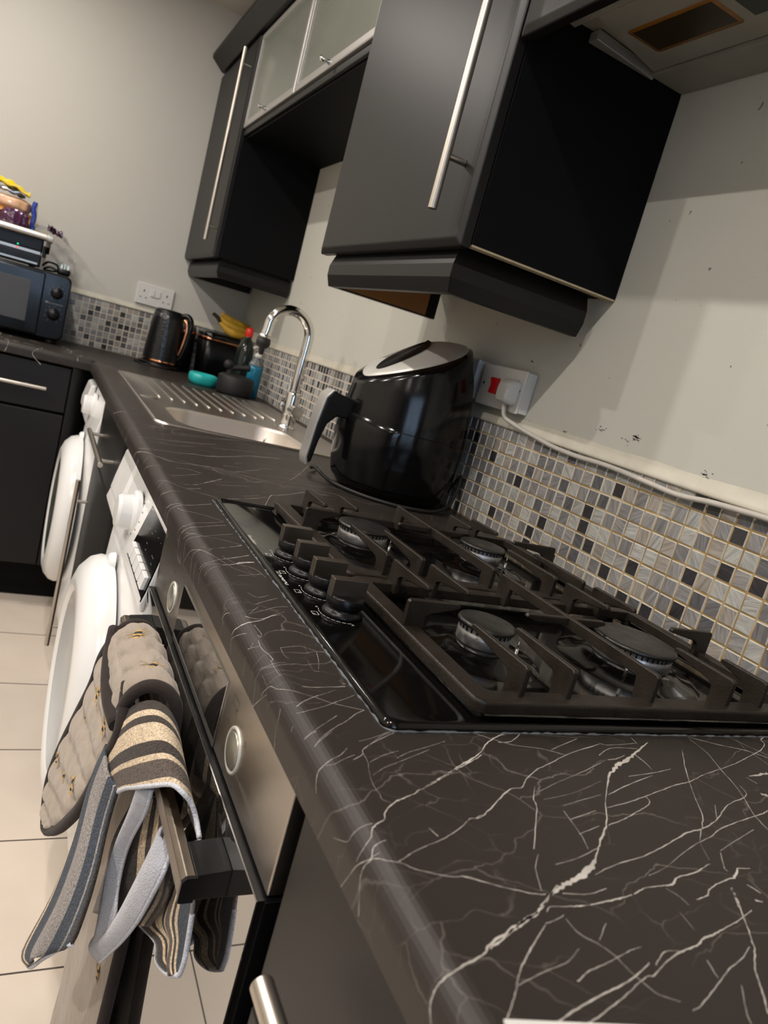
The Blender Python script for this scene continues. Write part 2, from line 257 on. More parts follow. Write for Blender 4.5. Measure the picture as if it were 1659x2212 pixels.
# ---------------------------------------------------------------- mesh building
def wloc(o):
    v = Vector((0, 0, 0))
    while o is not None: v += o.location; o = o.parent
    return v
class MB:
    def __init__(s): s.v = []; s.f = []; s.m = []; s.uv = {}; s.sm = []
    def add(s, vs, fs, mi=0, smooth=False):
        b = len(s.v); s.v += [tuple(v) for v in vs]
        for f in fs: s.f.append([b+i for i in f]); s.m.append(mi); s.sm.append(smooth)
        return b
    def box(s, x0, x1, y0, y1, z0, z1, mi=0):
        s.add([(x0,y0,z0),(x1,y0,z0),(x1,y1,z0),(x0,y1,z0),(x0,y0,z1),(x1,y0,z1),(x1,y1,z1),(x0,y1,z1)],
              [(0,3,2,1),(4,5,6,7),(0,1,5,4),(1,2,6,5),(2,3,7,6),(3,0,4,7)], mi); return s
    def cyl(s, p0, p1, r0, r1=None, n=24, mi=0, caps=True):
        r1 = r0 if r1 is None else r1
        p0 = Vector(p0); p1 = Vector(p1); d = (p1-p0).normalized(); a = d.orthogonal().normalized(); b = d.cross(a)
        vs = []
        for p, r in ((p0, r0), (p1, r1)):
            for i in range(n): t = 2*PI*i/n; vs.append(p + (a*math.cos(t)+b*math.sin(t))*r)
        s.add(vs, [(i, (i+1) % n, n+(i+1) % n, n+i) for i in range(n)], mi, True)
        if caps:
            s.add(vs[:n], [tuple(reversed(range(n)))], mi); s.add(vs[n:], [tuple(range(n))], mi)
        return s
    def lathe(s, prof, c=(0,0,0), axis='z', n=36, mi=0, sx=1.0, sy=1.0, a0=0.0, a1=2*PI):
        # prof: (r, h); axis z up, 'x' means h along -x
        full = abs(a1-a0-2*PI) < 1e-6; k = n if full else n+1
        vs = []
        for r, h in prof:
            for i in range(k):
                t = a0+(a1-a0)*i/n; u, v = r*math.cos(t)*sx, r*math.sin(t)*sy
                if axis == 'z': q = (c[0]+u, c[1]+v, c[2]+h)
                elif axis == 'x': q = (c[0]-h, c[1]+u, c[2]+v)
                else: q = (c[0]+u, c[1]-h, c[2]+v)
                vs.append(q)
        fs = []
        for j in range(len(prof)-1):
            for i in range(n):
                i2 = (i+1) % k; a, b = j*k+i, j*k+i2; c_, d_ = (j+1)*k+i2, (j+1)*k+i
                fs.append((a, b, c_, d_))
        s.add(vs, fs, mi, True); return s
    def tube(s, pts, r, n=10, mi=0, smooth=4, closed=False, caps=True, flat=1.0):
        P = [Vector(p) for p in pts]
        R_ = list(r) if isinstance(r, (list, tuple)) else [r]*len(P)
        if smooth > 1 and len(P) > 2:
            Q = []; RR = []; m = len(P); seg = m if closed else m-1
            for i in range(seg):
                if closed: a, b, c, d = P[(i-1) % m], P[i], P[(i+1) % m], P[(i+2) % m]
                else: a, b, c, d = P[max(i-1, 0)], P[i], P[i+1], P[min(i+2, m-1)]
                for j in range(smooth):
                    t = j/smooth
                    Q.append(0.5*((2*b)+(-a+c)*t+(2*a-5*b+4*c-d)*t*t+(-a+3*b-3*c+d)*t**3)); RR.append(R_[i]*(1-t)+R_[(i+1) % m]*t)
            if not closed: Q.append(P[-1]); RR.append(R_[-1])
            P, R_ = Q, RR
        m = len(P); vs = []; up = None
        for i in range(m):
            if closed: d = P[(i+1) % m]-P[(i-1) % m]
            else: d = P[min(i+1, m-1)]-P[max(i-1, 0)]
            if d.length < 1e-9: d = Vector((0, 0, 1))
            d.normalize()
            if up is None: up = d.orthogonal().normalized()
            up = (up - d*up.dot(d)); up = up.normalized() if up.length > 1e-6 else d.orthogonal().normalized()
            b = d.cross(up)
            for k in range(n): t = 2*PI*k/n; vs.append(P[i]+(up*math.cos(t)+b*math.sin(t)*flat)*R_[i])
        fs = []
        for i in range(m if closed else m-1):
            j = (i+1) % m
            for k in range(n): fs.append((i*n+k, i*n+(k+1) % n, j*n+(k+1) % n, j*n+k))
        s.add(vs, fs, mi, True)
        if caps and not closed:
            s.add(vs[:n], [tuple(reversed(range(n)))], mi); s.add(vs[-n:], [tuple(range(n))], mi)
        return s
    def prism(s, poly, axis, a0, a1, mi=0, smooth=False):
        # poly in the two other axes (order: x->(y,z), y->(x,z), z->(x,y))
        def P(u, v, a): return (a, u, v) if axis == 'x' else ((u, a, v) if axis == 'y' else (u, v, a))
        n = len(poly); vs = [P(u, v, a0) for u, v in poly]+[P(u, v, a1) for u, v in poly]
        s.add(vs, [tuple(range(n)), tuple(reversed(range(n, 2*n)))], mi)
        s.add(vs, [(i, n+i, n+(i+1) % n, (i+1) % n) for i in range(n)], mi, smooth); return s
    def grid(s, G, mi=0, uvs=None, smooth=True, close_u=False):
        r, c = len(G), len(G[0]); b = len(s.v); s.v += [tuple(p) for row in G for p in row]
        for i in range(r-1):
            for j in range(c if close_u else c-1):
                j2 = (j+1) % c
                s.f.append([b+i*c+j, b+i*c+j2, b+(i+1)*c+j2, b+(i+1)*c+j]); s.m.append(mi); s.sm.append(smooth)
        if uvs:
            for i in range(r):
                for j in range(c): s.uv[b+i*c+j] = uvs[i][j]
        return s
    def build(s, name, mats, parent=None, bevel=0.0, seg=2, solid=0.0, sub=0, normals=True, origin=None, ang=0.6):
        me = bpy.data.meshes.new(name)
        if parent is not None: off = wloc(parent); loc = Vector((0, 0, 0))
        elif origin is not None: off = Vector(origin); loc = off
        else:
            xs = [v[0] for v in s.v]; ys = [v[1] for v in s.v]; zs = [v[2] for v in s.v]
            off = Vector(((min(xs)+max(xs))/2, (min(ys)+max(ys))/2, min(zs))); loc = off
        me.from_pydata([(v[0]-off.x, v[1]-off.y, v[2]-off.z) for v in s.v], [], s.f)
        for m in (mats if isinstance(mats, (list, tuple)) else [mats]): me.materials.append(m)
        me.polygons.foreach_set('material_index', s.m); me.polygons.foreach_set('use_smooth', s.sm)
        if s.uv:
            ul = me.uv_layers.new(name='UVMap')
            for lp in me.loops: ul.data[lp.index].uv = s.uv.get(lp.vertex_index, (0, 0))
        me.update()
        if normals:
            bm = bmesh.new(); bm.from_mesh(me); bmesh.ops.remove_doubles(bm, verts=bm.verts, dist=1e-6)
            bmesh.ops.recalc_face_normals(bm, faces=bm.faces); bm.to_mesh(me); bm.free()
        o = bpy.data.objects.new(name, me); COL.objects.link(o); o.location = loc
        if parent is not None: o.parent = parent
        if bevel > 0:
            b = o.modifiers.new('bevel', 'BEVEL'); b.width = bevel; b.segments = seg; b.limit_method = 'ANGLE'; b.angle_limit = ang; b.harden_normals = False
            for p_ in me.polygons: p_.use_smooth = True
            try:
                wn = o.modifiers.new('wn', 'WEIGHTED_NORMAL'); wn.keep_sharp = True
            except Exception: pass
        if solid: q = o.modifiers.new('solid', 'SOLIDIFY'); q.thickness = solid; q.offset = 0
        if sub: q = o.modifiers.new('sub', 'SUBSURF'); q.levels = sub; q.render_levels = sub
        return o
def thing(name, label, cat, loc, group=None):
    o = bpy.data.objects.new(name, None); COL.objects.link(o); o.location = loc; o.empty_display_size = 0.05
    o['label'] = label; o['category'] = cat
    if group: o['group'] = group
    return o
def tag(o, label, cat, group=None, kind=None):
    o['label'] = label; o['category'] = cat
    if group: o['group'] = group
    if kind: o['kind'] = kind
    return o
def struct(o): o['kind'] = 'structure'; return o
def dup(root, loc, label=None):
    r = root.copy(); COL.objects.link(r); r.location = loc
    if label: r['label'] = label
    for ch in list(root.children):
        c = ch.copy(); COL.objects.link(c); c.parent = r
        for g in ch.children:
            d = g.copy(); COL.objects.link(d); d.parent = c
    return r
def cat(pts, n):
    P = [Vector(p) for p in pts]; Q = []
    for i in range(len(P)-1):
        a, b, c, d = P[max(i-1, 0)], P[i], P[i+1], P[min(i+2, len(P)-1)]
        for j in range(n):
            t = j/n; Q.append(0.5*((2*b)+(-a+c)*t+(2*a-5*b+4*c-d)*t*t+(-a+3*b-3*c+d)*t**3))
    Q.append(P[-1]); return Q
def text_mesh(txt, size, extr=0.0002, shear=0.0, bold=0.0, width=1.0):
    cu = bpy.data.curves.new('t', 'FONT'); cu.body = txt; cu.size = size; cu.extrude = extr; cu.shear = shear; cu.offset = bold; cu.align_x = 'LEFT'; cu.resolution_u = 3; cu.space_character = width
    o = bpy.data.objects.new('t', cu); COL.objects.link(o); dg = bpy.context.evaluated_depsgraph_get()
    me = bpy.data.meshes.new_from_object(o.evaluated_get(dg)); vs = [v.co.copy() for v in me.vertices]; fs = [tuple(p.vertices) for p in me.polygons]
    bpy.data.objects.remove(o); bpy.data.curves.remove(cu); bpy.data.meshes.remove(me); return vs, fs
def place(vs, org, ex, ey):
    org = Vector(org); ex = Vector(ex).normalized(); ey = Vector(ey).normalized(); ez = ex.cross(ey)
    return [org+ex*v.x+ey*v.y+ez*v.z for v in vs]

